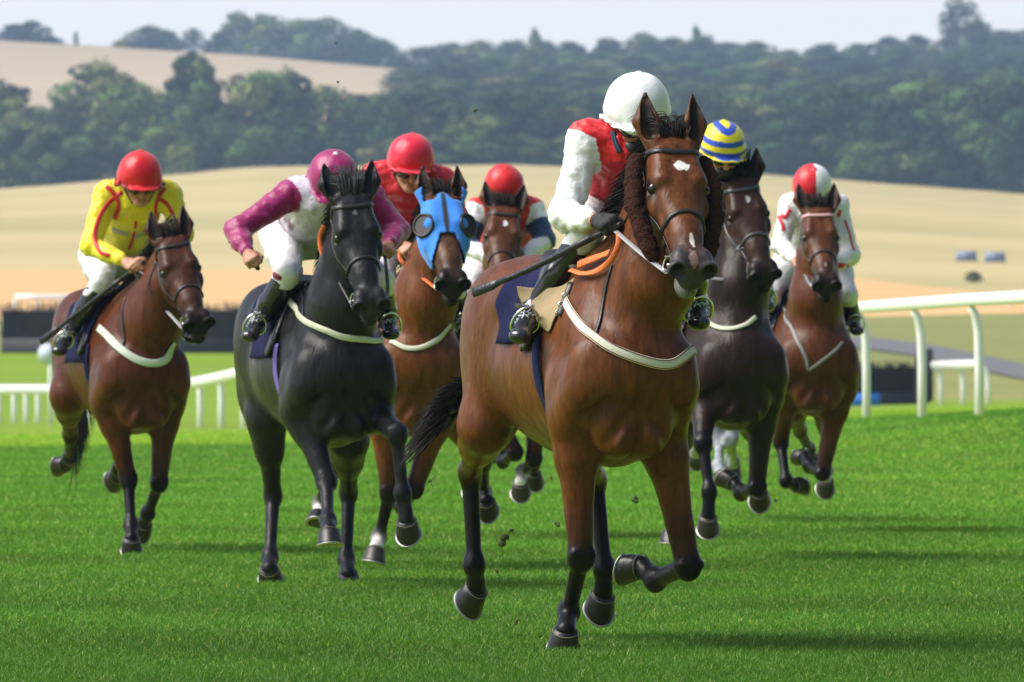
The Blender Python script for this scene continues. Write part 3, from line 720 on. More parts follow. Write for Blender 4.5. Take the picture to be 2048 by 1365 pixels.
def make_hoof(cor, sole, side, parent, mat, r=0.052, front=None):
    """hoof: horn wall with coronet, toe longer than heel, flat sole with steel shoe"""
    cor = V3(cor); sole = V3(sole); u = unit(sole - cor); L = 0.078
    fr = V3(front) if front is not None else np.array([0, -1., 0.]); fr = fr - u * fr.dot(u); fr = unit(fr) if np.linalg.norm(fr) > .05 else unit(np.cross(side, u))
    sd = np.cross(u, fr); n = 28; prof = [(-0.10, .72), (-0.02, .86), (0.04, .93), (0.3, 1.02), (0.65, 1.11), (0.90, 1.17), (0.98, 1.15), (1.0, 1.10)]
    V = []; F = []
    for h, rr in prof:
        for k in range(n):
            a = 2 * math.pi * k / n; ca, sa = math.cos(a), math.sin(a)
            toe = 1 + 0.16 * max(0, ca) * (0.3 + max(h, 0)); heel = 0.86 if ca < -0.6 else 1
            hh = h * L * (1 + 0.22 * ca)
            V.append(cor + u * hh + (fr * (ca * toe * heel + 0.16 * max(h, 0)) + sd * sa) * r * rr)
    m = len(prof)
    for i in range(m - 1):
        for k in range(n): F.append((i * n + k, i * n + (k + 1) % n, (i + 1) * n + (k + 1) % n, (i + 1) * n + k))
    c0 = len(V); V.append(cor + u * L * 0.86 + fr * r * .1)
    for k in range(n): F.append(((m - 1) * n + k, (m - 1) * n + (k + 1) % n, c0))
    F.append(tuple(range(n))[::-1])
    h = link_mesh('hoof', V, F, mat, parent)
    cb_ = [Vector(cor + u * (.02 * L * (1 + 0.22 * math.cos(a))) + (fr * math.cos(a) * (1 + .05 * max(0, math.cos(a))) + sd * math.sin(a)) * r * .935) for a in np.linspace(0, 6.2832, 29)]
    MB().tube(cb_, .0018, 6, cap=False).build('coronet_band', M_CORO, h)
    # shoe: open ring
    ring = []
    for k in range(-11, 12):
        a = k / 11 * 2.45; ca, sa = math.cos(a), math.sin(a); toe = 1 + 0.16 * max(0, ca) * 1.3
        ring.append(Vector(cor + u * (L * (1.03 + 0.22 * ca)) + (fr * (ca * toe + 0.16) + sd * sa) * r * 1.08))
    MB().tube(ring, 1.0, 8, flat=(0.011, 0.005), up=Vector(u)).build('shoe', M_SHOE, h)
    return h

class Horse:
    def __init__(s, spec):
        s.q = spec; q = spec; s.S = q.get('scale', 1.0); yaw = R(q['yaw']); pit = R(q.get('pitch', 0))
        s.Y = q['Y']; O = ray(q['px'], 690, s.Y); s.O = np.array([O.x, O.y, q.get('dz', 0.0)])
        s.F0 = np.array([math.sin(yaw), -math.cos(yaw), 0]); s.Rt = np.array([math.cos(yaw), math.sin(yaw), 0])
        s.F = s.F0 * math.cos(pit) + np.array([0, 0, 1]) * math.sin(pit); s.U = np.cross(s.Rt, s.F) * -1
        if s.U[2] < 0: s.U = -s.U
        s.B = Body(); s.root = empty('horse', (s.O[0], s.O[1], 0)); tag(s.root, q['label'], 'horse', 'horses galloping in the race')
        s.build()
    def L(s, f, l, z):
        """local point: f forward, l to picture right, z up (1.1 m = pivot height)"""
        c = s.O + np.array([0, 0, 1.1 * s.S]); return c + (s.F * f + s.Rt * l + s.U * (z - 1.1)) * s.S
    def build(s):
        q = s.q; B = s.B; L = s.L; S = s.S; body = q['col']; bk = q.get('points', BLACK); F, Rt, U = s.F, s.Rt, s.U
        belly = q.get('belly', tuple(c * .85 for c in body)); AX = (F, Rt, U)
        def E(f, l, z, rf, rl, rz, k=.06, col=None): B.ell(L(f, l, z), (rf * S, rl * S, rz * S), k, col or body, AX)
        def C(a, b, ra, rb, k=.06, col=None):
            B.cone(L(*a), L(*b), [x * S for x in ra] if not np.isscalar(ra) else ra * S, [x * S for x in rb] if not np.isscalar(rb) else rb * S, k, col or body, Rt)
        # trunk
        E(0.0, 0, 1.14, .62, .255, .345, .08)
        E(0.36, 0, 1.11, .38, .205, .355, .08)
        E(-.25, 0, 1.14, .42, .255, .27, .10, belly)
        C((.42, 0, 1.49), (.02, 0, 1.43), (.085, .10), (.13, .12), .10)
        C((.05, 0, 1.34), (-.5, 0, 1.37), (.19, .18), (.22, .18), .10)
        E(-.56, 0, 1.38, .36, .235, .21, .10)
        for sg in (-1, 1):
            E(-.58, sg * .145, 1.27, .30, .135, .27, .07)
            E(-.74, sg * .12, 1.10, .15, .12, .27, .06)
            E(-.30, sg * .19, 1.42, .09, .05, .06, .08)           # point of hip
            # shoulder blade, point of shoulder, triceps
            C((.30, sg * .07, 1.44), (.58, sg * .165, 1.14), (.05, .10), (.085, .115), .05)
            E(.61, sg * .175, 1.07, .10, .085, .12, .05)
            E(.44, sg * .205, 1.03, .17, .075, .16, .05)
            C((.60, sg * .17, 1.02), (.44, sg * .18, .90), .09, .09, .05)
            # breast muscles with a groove between them
            E(.585, sg * .085, .93, .10, .088, .13, .035)
            E(.60, sg * .070, .87, .11, .075, .10, .03)
            E(.62, sg * .10, 1.10, .11, .10, .14, .06)
        E(.60, 0, 1.10, .14, .17, .20, .07)
        for sg in (-1, 1):      # creases of the breast: down the middle, and out above each foreleg
            B.cone(L(.755, sg * .002, 1.02), L(.70, sg * .002, .80), .010 * S, .016 * S, .035, None, Rt, sub=True)
            B.cone(L(.745, sg * .02, .97), L(.665, sg * .13, .81), .009 * S, .012 * S, .05, None, Rt, sub=True)
            B.cone(L(.70, sg * .13, .98), L(.60, sg * .235, .90), .006 * S, .008 * S, .045, None, Rt, sub=True)

        E(.40, 0, .84, .22, .12, .09, .08)
        # legs
        s.hoofs = []; s.leg = {}
        for key in ('RF', 'LF', 'RH', 'LH'):
            if key not in q['legs']: continue
            sg = -1 if key[0] == 'R' else 1; sp = q['legs'][key]; opt = sp[-1] if isinstance(sp[-1], dict) else {}
            pts = [p for p in sp if not isinstance(p, dict)]; front = key[1] == 'F'
            sock = opt.get('sock'); lc = opt.get('col', body); low = opt.get('low', bk)
            if front:
                e0 = L(.42, sg * .17, .93) if 'top' not in opt else L(*opt['top'])
                ch = slerp_chain(e0, pts, [.43 * S, .285 * S, .125 * S, .085 * S]); e, kn, fe, co, so = ch
                mid = e + (kn - e) * .28
                B.cone(e, mid, (.092 * S, .105 * S), (.082 * S, .088 * S), .05, lc, Rt)
                B.cone(mid, kn + (e - kn) * .12, (.078 * S, .085 * S), (.043 * S, .046 * S), .04, lc, Rt)
                for sg2 in (-1, 1):
                    B.cone(e + (kn - e) * .12 + Rt * sg2 * .045 * S + F * .03 * S, e + (kn - e) * .62 + Rt * sg2 * .022 * S + F * .025 * S, .044 * S, .024 * S, .012, lc, Rt)
                B.cone(e + (kn - e) * .05 - F * .06 * S, e + (kn - e) * .55 - F * .03 * S, .05 * S, .026 * S, .012, lc, Rt)
                if opt.get('half', True):
                    B.cone(e + (kn - e) * .7, kn, (.05 * S, .052 * S), (.046 * S, .046 * S), .02, low, Rt)
                B.ell(kn, (.053 * S, .049 * S, .062 * S), .02, low)
                for sg2 in (-1, 1): B.ell(kn + Rt * sg2 * .03 * S + F * .012 * S - unit(fe - kn) * .02 * S, (.022 * S, .026 * S, .02 * S), .01, low); B.ell(kn + Rt * sg2 * .026 * S + F * .01 * S + unit(fe - kn) * .025 * S, (.02 * S, .022 * S, .018 * S), .01, low)
                cdir = unit(fe - kn)
                bkdir = unit(np.cross(cdir, Rt)); bkdir = bkdir if bkdir @ F < 0 else -bkdir
                B.cone(kn, fe, (.036 * S, .036 * S), (.027 * S, .028 * S), .02, low, Rt)
                B.cone(kn + bkdir * .018 * S, fe + bkdir * .018 * S, .020 * S, .021 * S, .015, low, Rt)
            else:
                hip = L(-.55, sg * .13, 1.28)
                st = reach(hip, *pts[0][:2], .36 * S, True) if not opt.get('stifle') else L(*opt['stifle'])
                hk = reach(st, *pts[1][:2], .46 * S, pts[1][2]); fe = reach(hk, *pts[2][:2], .37 * S, pts[2][2])
                co = reach(fe, *pts[3][:2], .125 * S, pts[3][2]); so = reach(co, *pts[4][:2], .085 * S, pts[4][2])
                kn = hk
                B.cone(hip, st, (.12 * S, .19 * S), (.095 * S, .125 * S), .08, lc, Rt)
                B.ell(st, (.075 * S, .085 * S, .09 * S), .06, lc)
                B.cone(L(-.72, sg * .12, 1.02), st + (hk - st) * .35, (.09 * S, .10 * S), (.062 * S, .08 * S), .08, lc, Rt)
                B.cone(st, st + (hk - st) * .45, (.088 * S, .115 * S), (.066 * S, .078 * S), .05, lc, Rt)
                B.cone(st + (hk - st) * .4, hk + (st - hk) * .08, (.062 * S, .072 * S), (.037 * S, .045 * S), .04, lc, Rt)
                B.cone(hk + (st - hk) * .3, hk, (.036 * S, .05 * S), (.04 * S, .05 * S), .02, opt.get('hockcol', low), Rt)
                cdir = unit(fe - hk); bkdir = unit(np.cross(cdir, Rt)); bkdir = bkdir if bkdir @ F < 0 else -bkdir
                B.ell(hk, (.044 * S, .052 * S, .062 * S), .03, low)
                B.cone(hk + bkdir * .035 * S + (st - hk) * .10, hk + bkdir * .03 * S, (.020 * S, .022 * S), (.024 * S, .024 * S), .03, low, Rt)   # point of hock
                B.cone(hk, fe, (.036 * S, .040 * S), (.029 * S, .030 * S), .02, low, Rt)
                B.cone(hk + bkdir * .02 * S, fe + bkdir * .018 * S, .021 * S, .021 * S, .015, low, Rt)
            fcol = sock if sock and opt.get('tall') else low
            B.ell(fe + bkdir * .006 * S, (.043 * S, .044 * S, .048 * S), .035, fcol)
            B.ell(fe + bkdir * .030 * S, (.022 * S, .02 * S, .026 * S), .02, fcol)
            B.cone(fe, co, (.033 * S, .034 * S), (.040 * S, .042 * S), .02, sock or low, Rt)
            s.leg[key] = (kn, fe, co, so)
            hd = unit(so - co); pdir = unit(co - fe)
            fr = opt.get('front'); 
            if fr is None:
                fr = np.cross(Rt, hd); fr = fr if fr @ (F - U * .5) > 0 else -fr
            s.hoofs.append((co, co + hd * .08, fr, M_HOOFP if opt.get('pale') else M_HOOF))
        # neck and head
        po = q['poll']; mz = q['muzzle']                     # pixels; poll depth from the neck's length
        wi = L(.36, 0, 1.44)
        poll = reach(wi, po[0], po[1], q.get('neck', .70) * S, True); HL = .60 * S * q.get('hs', 1.13); HSc = S * q.get('hs', 1.13); s.HS = HSc
        muz = reach(poll, mz[0], mz[1], HL, True)
        h = unit(muz - poll); sv = s.Rt * math.cos(R(q.get('hyaw', 0))) + s.F0 * -math.sin(R(q.get('hyaw', 0)))
        sv = sv + np.array([0, 0, 1]) * math.tan(R(q.get('hroll', 0)))
        sv = unit(sv - h * sv.dot(h)); d = unit(np.cross(h, sv))
        s.poll, s.h, s.sv, s.d = poll, h, sv, d
        H = s.H = lambda a, b, c: poll + (h * a + d * b + sv * c) * HSc
        A = (h, d, sv)
        thr = H(.09, -.15, 0); cb = L(.47, 0, 1.24); 
        m1 = cb + (thr - cb) * .38 + F * .02 * S + Rt * q.get('nx', 0); m2 = cb + (thr - cb) * .72 + Rt * q.get('nx', 0) * .8
        B.cone(L(.40, 0, 1.26), m1, (.172 * S, .235 * S), (.160 * S, .215 * S), .08, body, Rt)
        B.cone(m1, m2, (.158 * S, .20 * S), (.130 * S, .155 * S), .07, body, Rt)
        B.cone(m2, thr, (.120 * S, .150 * S), (.095 * S, .115 * S), .05, body, Rt)
        B.cone(L(.30, 0, 1.48), H(.0, -.06, 0), (.05 * S, .08 * S), (.045 * S, .05 * S), .07, body, Rt)   # crest
        for sg in (-1, 1):                                    # windpipe grooves and neck muscle
            B.cone(cb + (F * .14 + Rt * sg * .055) * S, thr + (F * .03 + Rt * sg * .035) * S, .060 * S, .038 * S, .03, body, Rt)
            B.cone(L(.58, sg * .10, 1.04), m2 + Rt * sg * .06 * S + F * .06 * S, .060 * S, .042 * S, .02, body, Rt)
        face = q.get('face', body); mzc = q.get('muzc', DK); gy = q.get('gy', tuple(min(1, c * 1.0 + .0) for c in face))
        def HE(a, b, c, ra, rb, rc, k=.03, col=None, sub=False): B.ell(H(a, b, c), (ra * HSc, rb * HSc, rc * HSc), k, col or face, A, sub)
        def HC(a, b, ra, rb, k=.03, col=None): B.cone(H(*a), H(*b), [x * HSc for x in ra], [x * HSc for x in rb], k, col or face, sv)
        HE(.06, -.075, 0, .10, .08, .088)
        HE(.16, -.060, 0, .13, .058, .098, .03)
        HE(.20, -.10, 0, .12, .08, .100, .03)
        HC((.16, -.055, 0), (.40, -.050, 0), (.088, .045), (.052, .040), .03)
        HC((.20, -.10, 0), (.44, -.085, 0), (.085, .06), (.050, .045), .04)
        HC((.38, -.055, 0), (.52, -.060, 0), (.045, .042), (.050, .045), .03)
        for sg in (-1, 1):
            HE(.182, -.040, sg * .074, .040, .028, .026, .016)            # brow
            HE(.245, -.085, sg * .084, .05, .03, .022, .02)
            HE(.20, -.165, sg * .050, .125, .105, .036, .025)             # jowl
            HC((.27, -.088, sg * .074), (.42, -.078, sg * .047), (.014, .016), (.010, .012), .018)   # facial crest
            HC((.26, -.20, sg * .032), (.46, -.135, sg * .022), (.022, .030), (.018, .026), .03)
            HC((.04, -.03, sg * .05), (.19, -.012, sg * .062), (.018, .018), (.015, .014), .04)
            HE(.52, -.052, sg * .040, .050, .040, .034, .02, mzc)        # nostril wing
            HE(.556, -.052, sg * .052, .026, .038, .037, .010, mzc)
        HE(.53, -.085, 0, .055, .045, .050, .03, mzc)
        HE(.573, -.095, 0, .028, .030, .042, .02, mzc)                    # upper lip
        HE(.545, -.152, 0, .052, .032, .040, .012, mzc)                   # lower lip and chin
        HE(.50, -.150, 0, .035, .028, .030, .02, mzc)
        for sg in (-1, 1):
            HE(.588, -.046, sg * .054, .044, .034, .028, .008, None, True)
            HE(.205, -.062, sg * .104, .024, .018, .018, .010, None, True)  # eye socket
        HE(.60, -.122, 0, .055, .0045, .06, .008, None, True)             # mouth line
        ec = q.get('earc', tuple(c * .8 for c in body))
        for sg in (-1, 1):
            ed = q.get('ears', (0, 0))                                   # (spread, back)
            e0 = H(.018, -.030, sg * .066); up = unit(-h * (.9 - .3 * ed[1]) + np.array([0, 0, 1]) * .9 + sv * sg * (.20 + ed[0]) - d * .6 * ed[1])
            fwd = d * 1.0 + sv * sg * (.45 - ed[0]); fwd = unit(fwd - up * fwd.dot(up)); es = np.cross(up, fwd); EL = HSc * q.get('earl', 1.0)
            e1 = e0 + up * .075 * EL + sv * sg * .010 * EL; e2 = e0 + up * .168 * EL - sv * sg * .004 * EL
            s.ear = getattr(s, 'ear', []) + [(e0, up, fwd, es, EL)]
            B.cone(e0 - up * .01, e1, (.030 * EL, .028 * EL), (.045 * EL, .026 * EL), .015, ec, es)
            B.cone(e1, e2, (.045 * EL, .025 * EL), (.007 * EL, .006 * EL), .008, ec, es)
            B.cone(e0 + up * .030 * EL + fwd * .027 * EL, e0 + up * .145 * EL + fwd * .010 * EL, (.031 * EL, .024 * EL), (.014 * EL, .010 * EL), .005, None, es, sub=True)
        # ---- mesh
        vox = q['vox']; hv = q['hvox']
        hp = np.array([H(a, b, c) for a in (-.25, .64) for b in (-.27, .06) for c in (-.16, .16)])
        Vt, Qd = B.multi(vox, [(hp.min(0), hp.max(0), hv)])
        col = B.colours(Vt, body)
        rel = (Vt - poll) / HSc; a_, b_, c_ = rel @ h, rel @ d, rel @ sv
        hm = (a_ > .0) & (a_ < .66) & (np.abs(c_) < .13) & (b_ > -.25)
        def dark(mask, c, w): col[mask] = col[mask] * (1 - w[:, None]) + np.array(c) * w[:, None]
        # darker muzzle and eye rims of the animal; inner ears and nostrils coloured dark
        w = np.clip((a_ - .40) / .12, 0, 1) * hm * q.get('muzw', .75); col = col * (1 - w[:, None]) + np.array(mzc) * w[:, None]
        for sg in (-1, 1):
            r = np.sqrt(((a_ - .205) / .042) ** 2 + ((c_ - sg * .094) / .03) ** 2 + ((b_ + .062) / .034) ** 2); w = np.clip(1.5 - r, 0, 1) * hm * .9; col = col * (1 - w[:, None]) + np.array(BLACK) * w[:, None]
            r = np.sqrt(((a_ - .58) / .040) ** 2 + ((c_ - sg * .054) / .021) ** 2 + ((b_ + .046) / .026) ** 2); w = np.clip((1.12 - r) * 8, 0, 1) * hm; col = col * (1 - w[:, None]) + np.array((.008, .006, .006)) * w[:, None]
        for mk in q.get('marks', []):                                    # white marks: (h0, h1, c, half width, ragged seed, amount, colour)
            h0, h1, cc, hw, sd_, am, mcol = mk
            nn = noise3(np.stack([a_, b_ * 0, c_], 1), 110, sd_) * .8 + noise3(np.stack([a_, b_ * 0, c_], 1), 300, sd_ + 5) * .5
            r = np.sqrt(((a_ - (h0 + h1) / 2) / ((h1 - h0) / 2)) ** 2 + ((c_ - cc) / hw) ** 2)
            w = np.clip((1.0 + nn * .5 - r) * 6, 0, 1) * hm * (b_ > -.11) * am; col = col * (1 - w[:, None]) + np.array(mcol) * w[:, None]
        if q.get('chin'):
            w = np.clip((-.105 - b_) / .03, 0, 1) * np.clip((a_ - .47) / .05, 0, 1) * hm * .8; col = col * (1 - w[:, None]) + np.array(q['chin']) * w[:, None]
        if q.get('fleck'):                                                # pale clipped/roan patch on the belly
            lf = ((Vt - L(0, 0, 1.1)) / S); f_, l_, z_ = lf @ F, lf @ Rt, lf @ U
            w = np.clip(1 - ((f_ - .0) / .28) ** 2, 0, 1) * np.clip((-.14 - z_) / .12, 0, 1) * (z_ > -.42) * q['fleck'][1] * (0.75 + .5 * noise3(Vt, 120, 3)); w = np.clip(w, 0, 1)
            col = col * (1 - w[:, None]) + np.array(q['fleck'][0]) * w[:, None]
        for e0, up, fwd, es, EL in s.ear:
            r_ = (Vt - e0) / EL; u_, v_, w_ = r_ @ up, r_ @ fwd, r_ @ es
            inside = np.clip(1.3 - np.sqrt(((w_) / (.026)) ** 2 + ((u_ - .08) / .085) ** 2), 0, 1) * (v_ > -.004) * (u_ > 0) * 1.3
            w = np.clip(np.maximum(inside, (u_ - .13) / .04 * (np.abs(w_) < .05) * (u_ < .22)), 0, .93); col = col * (1 - w[:, None]) + np.array((.012, .009, .008)) * w[:, None]
        n = noise3(Vt, 5, 2)[:, None]; col = np.clip(col * (1 + .10 * n), .003, 1)
        s.body = link_mesh('body', Vt, Qd, q.get('coat', M_COAT), s.root, cols=col)
        for c0, c1, fr, mt in s.hoofs: make_hoof(c0, c1, Rt, s.root, mt, r=.053 * S, front=fr)
        for sg in (-1, 1):                                                # eyes
            c = H(.207, -.050, sg * .086); bm = bmesh.new(); bmesh.ops.create_uvsphere(bm, u_segments=20, v_segments=14, radius=.0255 * S)
            me = bpy.data.meshes.new('eye'); bm.to_mesh(me); bm.free(); me.polygons.foreach_set('use_smooth', [True] * len(me.polygons)); me.materials.append(M_EYE)
            o = bpy.data.objects.new('eye', me); COL.objects.link(o); o.parent = s.root; o.location = Vector(c) - s.root.location
            # eyelids
            lid = []
            for k in range(9):
                t = k / 8 * math.pi; lid.append(c + (h * -.014 * math.sin(t) + d * math.cos(t) * .020 + sv * sg * (.020 - .004 * abs(math.cos(t)))) * S)
        s.bridle(); s.hair(); s.tack()
    def strap(s, name, pts, w, t, mat, parent, off=.004, n=5, drape=True, close=False):
        P = spline(pts, n)
        if drape: P = s.B.drape(P, off)
        N = s.B.normal(P)
        return MB().tube(P, 1.0, 8, flat=(w, t), up=N).build(name, mat, parent)
    def bridle(s):
        q = s.q; H = s.H; S = s.S; ml = q.get('bridle', M_LEATHER)
        if q.get('hood'): s.hood()
        br = s.strap('bridle', [H(.055, -.15, -.095), H(.055, -.06, -.11), H(.075, 0.01, -.07), H(.085, .03, 0), H(.075, 0.01, .07), H(.055, -.06, .11), H(.055, -.15, .095)], .011 * S, .004, q.get('brow', ml), s.root)
        if not q.get('hood'):
            s.strap('noseband', [H(.37, -.22, 0), H(.37, -.16, -.07), H(.36, -.07, -.08), H(.34, 0, -.045), H(.333, .02, 0), H(.34, 0, .045), H(.36, -.07, .08), H(.37, -.16, .07), H(.37, -.22, 0)], .009 * S, .005, ml, br)
        for sg in (-1, 1):
            if not q.get('hood'):
                s.strap('cheekpiece', [H(.055, -.12, sg * .10), H(.16, -.12, sg * .105), H(.30, -.115, sg * .09), H(.40, -.11, sg * .07), H(.465, -.11, sg * .058)], .006 * S, .0035, ml, br)
            s.strap('throat_lash', [H(.055, -.12, sg * .10), H(.13, -.24, sg * .085), H(.16, -.29, sg * .04), H(.16, -.31, 0)], .005 * S, .003, ml, br)
            # bit ring
            c = H(.485, -.115, sg * .064); rr = .034 * S
            nrm = Vector(unit(s.sv * sg + s.d * .25)); a = Vector(unit(s.h + s.d * .2)); a = (a - nrm * a.dot(nrm)).normalized(); b = nrm.cross(a)
            ring = [Vector(c) + (a * math.cos(t) + b * math.sin(t)) * rr for t in np.linspace(0, 2 * math.pi, 25)]
            MB().tube(ring, .0038, 8, cap=False).build('bit_ring', M_STEEL, br)
            if sg < 0: MB().tube([H(.485, -.115, -.066), H(.495, -.118, 0), H(.485, -.115, .066)], .006, 8).build('bit', M_STEEL, br)
            c2 = s.ringp = None
        s.br = br; s.bitL = H(.50, -.135, -.066); s.bitR = H(.50, -.135, .066)
        if q.get('cheek_fleece'):
            for sg in (-1, 1):
                P = [H(.045, -.085, sg * .118), H(.12, -.10, sg * .134), H(.24, -.125, sg * .136), H(.36, -.155, sg * .108), H(.41, -.165, sg * .088)]
                P = spline(P, 10); rg = np.random.default_rng(3); Bf = Body()
                m = len(P)
                for i, p in enumerate(P):
                    t = i / (m - 1); rr = (.029 + .011 * math.sin(t * 3.14)) * (1 if t < .9 else .85)
                    for k in range(4):
                        dd = unit(rg.normal(size=3)); Bf.ell(np.array(p) + dd * rr * .55 * np.array([1, 1.1, 1]), (rr * .55, rr * .55, rr * .5), .008)
                    Bf.ell(p, (rr * .8, rr * .95, rr * .8), .01)
                def warp(Fg, ax):
                    X = np.stack(np.meshgrid(*ax, indexing='ij'), -1); m_ = np.abs(Fg) < .02; Fg[m_] += (noise3(X[m_], 330, 8) * .0028).astype(np.float32); return Fg
                Vv, Qq = Bf.mesh(.0045, warp=warp); link_mesh('cheek_roll', Vv, Qq, M_FLEECE, br)
    def hood(s):
        """blue blinker hood with black eye cups and a black centre stripe"""
        H = s.H; S = s.S; Vs = []; cols = []; M = 46; N = 60
        blue = np.array((.03, .22, .72)); blk = np.array((.012, .012, .014))
        for i in range(M):
            a = -.02 + .44 * i / (M - 1)
            for j in range(N):
                t = -2.25 + 4.5 * j / (N - 1)                  # angle round the head from its front
                Vs.append(H(a, -.09 + .14 * math.cos(t), .14 * math.sin(t)))
        X = np.array(s.B.drape([Vector(v) for v in Vs], .009, 9)); Fc = []
        rel = (X - s.poll) / s.HS; a_, b_, c_ = rel @ s.h, rel @ s.d, rel @ s.sv
        edge = .275 + .0 * a_ + np.clip((np.abs(c_) - .03) / .06, 0, 1) * .15
        ok = (a_ < edge) & (np.sqrt(((a_ - .205) / .04) ** 2 + ((np.abs(c_) - .09) / .02) ** 2 + ((b_ + .06) / .04) ** 2) > 1.0)
        ok &= ~((a_ < .05) & (np.abs(c_) > .035) & (np.abs(c_) < .088) & (b_ > -.08))
        for i in range(M - 1):
            for j in range(N - 1):
                f = (i * N + j, i * N + j + 1, (i + 1) * N + j + 1, (i + 1) * N + j)
                if all(ok[k] for k in f): Fc.append(f)
        c = np.where((np.abs(c_) < .011)[:, None], blk, blue)
        hd = link_mesh('blinker_hood', X, np.array(Fc), attr_mat('hood cloth', .7, .3, sheen=.2, scale=200), s.root, cols=c)
        md = hd.modifiers.new('thick', 'SOLIDIFY'); md.thickness = .004
        for sg in (-1, 1):
            bm = bmesh.new(); c0 = Vector(H(.185, -.052, sg * .078)); ax = Vector(unit(s.sv * sg * .75 + s.h * .35 + s.d * .85)); u = Vector(s.h); u = (u - ax * u.dot(ax)).normalized(); v = ax.cross(u)
            V = []; Fq = []; n = 24; prof = [(-.01, .064), (.010, .068), (.03, .070), (.046, .066), (.054, .058)]
            mbx = MB()
            for k_, (hh, rr) in enumerate(prof):
                for k in range(n):
                    an = 2 * math.pi * k / n
                    # cup is open toward the front of the horse
                    V.append(c0 + ax * hh * S + (u * math.cos(an) * 1.05 + v * math.sin(an)) * rr * S)
            fwd = Vector(unit(s.h * .8 + s.d * 1.0))
            for k_ in range(len(prof) - 1):
                for k in range(n):
                    ids = (k_ * n + k, k_ * n + (k + 1) % n, (k_ + 1) * n + (k + 1) % n, (k_ + 1) * n + k)
                    Fq.append(ids)
            cup = link_mesh('eye_cup', V, Fq, s.__dict__.setdefault('cupm', simple('black plastic cup', (.02, .02, .022), .3)), hd)
            md = cup.modifiers.new('thick', 'SOLIDIFY'); md.thickness = .004; cup.data.materials[0].use_backface_culling = False
            rim = [c0 + ax * .054 * S + (u * math.cos(t) * 1.05 + v * math.sin(t)) * .058 * S for t in np.linspace(0, 2 * math.pi, 25)]
            dk = [c0 + ax * .053 * S] + [c0 + ax * .053 * S + (u * math.cos(t) * 1.05 + v * math.sin(t)) * .057 * S for t in np.linspace(0, 2 * math.pi, 24, endpoint=False)]
            link_mesh('cup_shade', dk, [(0, k + 1, (k + 1) % 24 + 1) for k in range(24)], M_CUPSHADE, hd)  # black disc stands in for the shaded hollow inside the eye cup
            MB().tube(rim, .006, 8, cap=False).build('cup_rim', M_LEATHER, hd)
    def hair(s):
        q = s.q; L, H, S = s.L, s.H, s.S; rg = random.Random(q['px']); mc = q.get('mane', (.014, .011, .011)); side = q.get('maneside', -1)
        base = []; n = q.get('manen', 300)
        c0 = V3(L(.33, 0, 1.55)); c1 = V3(H(.0, -.04, 0))
        st = []
        XX = s.B.drape([c0 + (c1 - c0) * (i / n) + np.array([0, 0, .10]) for i in range(n)], -.004)
        for i in range(n):
            t = i / n; X = XX[i]
            sd = Vector(s.Rt) * side; up = Vector((0, 0, 1)); bk = -Vector(s.F)
            l = rg.uniform(.06, .11) * S * q.get('manel', .8); w = rg.uniform(.6, 1.2)
            lift = rg.uniform(.01, .05) * q.get('lift', 1.0)
            p1 = X + up * lift + sd * .02 + bk * .03; p2 = p1 + sd * l * .45 * w + bk * l * .5 - up * l * .25; p3 = p2 + sd * l * .25 + bk * l * .35 - up * l * rg.uniform(.2, .6)
            st.append([X, p1, p2, p3])
        s.maneo = strand_mesh('mane', st, s.root, mc, .0045)
        # forelock between the ears, blown back
        st = []
        for i in range(int(150 * q.get('forelock', 1))):
            a = rg.uniform(-1, 1); p = Vector(H(rg.uniform(-.02, .035), -.02, a * .045)); up = Vector(unit(-s.h * .5 + s.d * .35 + np.array([0, 0, .6]))); sv = Vector(s.sv)
            l = rg.uniform(.03, .08) * q.get('tuft', 1.0)
            p1 = p + up * l + sv * a * .02; p2 = p1 + up * l * .1 + sv * (a * .04 + side * .01) - Vector(s.F) * l * .9
            p3 = p2 - Vector(s.F) * l * .6 + sv * side * .03 - Vector((0, 0, 1)) * l * .3
            st.append([p, p1, p2, p3])
        if st: strand_mesh('forelock', st, s.root, q.get('flc', mc), .0028)
        # tail
        st = []; pts = q.get('tail')
        if pts:
            root = V3(L(-.86, 0, 1.38)); P0 = [root] + [V3(ray(px, py, s.Y + dy)) for px, py, dy in pts]
            for i in range(q.get('tailn', 420)):
                sp = rg.gauss(0, 1); sp2 = rg.gauss(0, 1); ln = rg.uniform(.55, 1.0); cur = []
                for k, p in enumerate(P0):
                    t = k / (len(P0) - 1); w = .018 + q.get('tailw', .09) * t
                    cur.append(Vector(p + np.array([sp * .25 + .3 * rg.gauss(0, .4), sp2 * .6, sp * q.get('tailv', .8)]) * w))
                m = max(2, round(len(cur) * ln)); cur = cur[:m] if m >= 2 else cur
                st.append(cur)
            strand_mesh('tail', st, s.root, q.get('tailc', mc), .006, colj=.5)
    def tack(s):
        q = s.q; L, S = s.L, s.S; B = s.B
        # saddle cloth: a draped sheet over the back
        M_, N_ = 26, 40; f0, f1 = q.get('cloth', (-.24, .08)); Vs = []
        bot = q.get('clothz', 1.28)
        for i in range(M_):
            f = f0 + (f1 - f0) * i / (M_ - 1)
            for j in range(N_):
                t = (-1 + 2 * j / (N_ - 1)) * bot
                Vs.append(L(f, .42 * math.sin(t), 1.12 + .46 * math.cos(t)))
        X = np.array(B.drape([Vector(v) for v in Vs], .016, 8)); rngc = np.random.default_rng(1)
        X += np.array([s.Rt * v for v in 0.006 * np.sin(np.arange(len(X)) % N_ * .9 + np.arange(len(X)) // N_ * .5)])
        F = np.array([(i * N_ + j, i * N_ + j + 1, (i + 1) * N_ + j + 1, (i + 1) * N_ + j) for i in range(M_ - 1) for j in range(N_ - 1)])
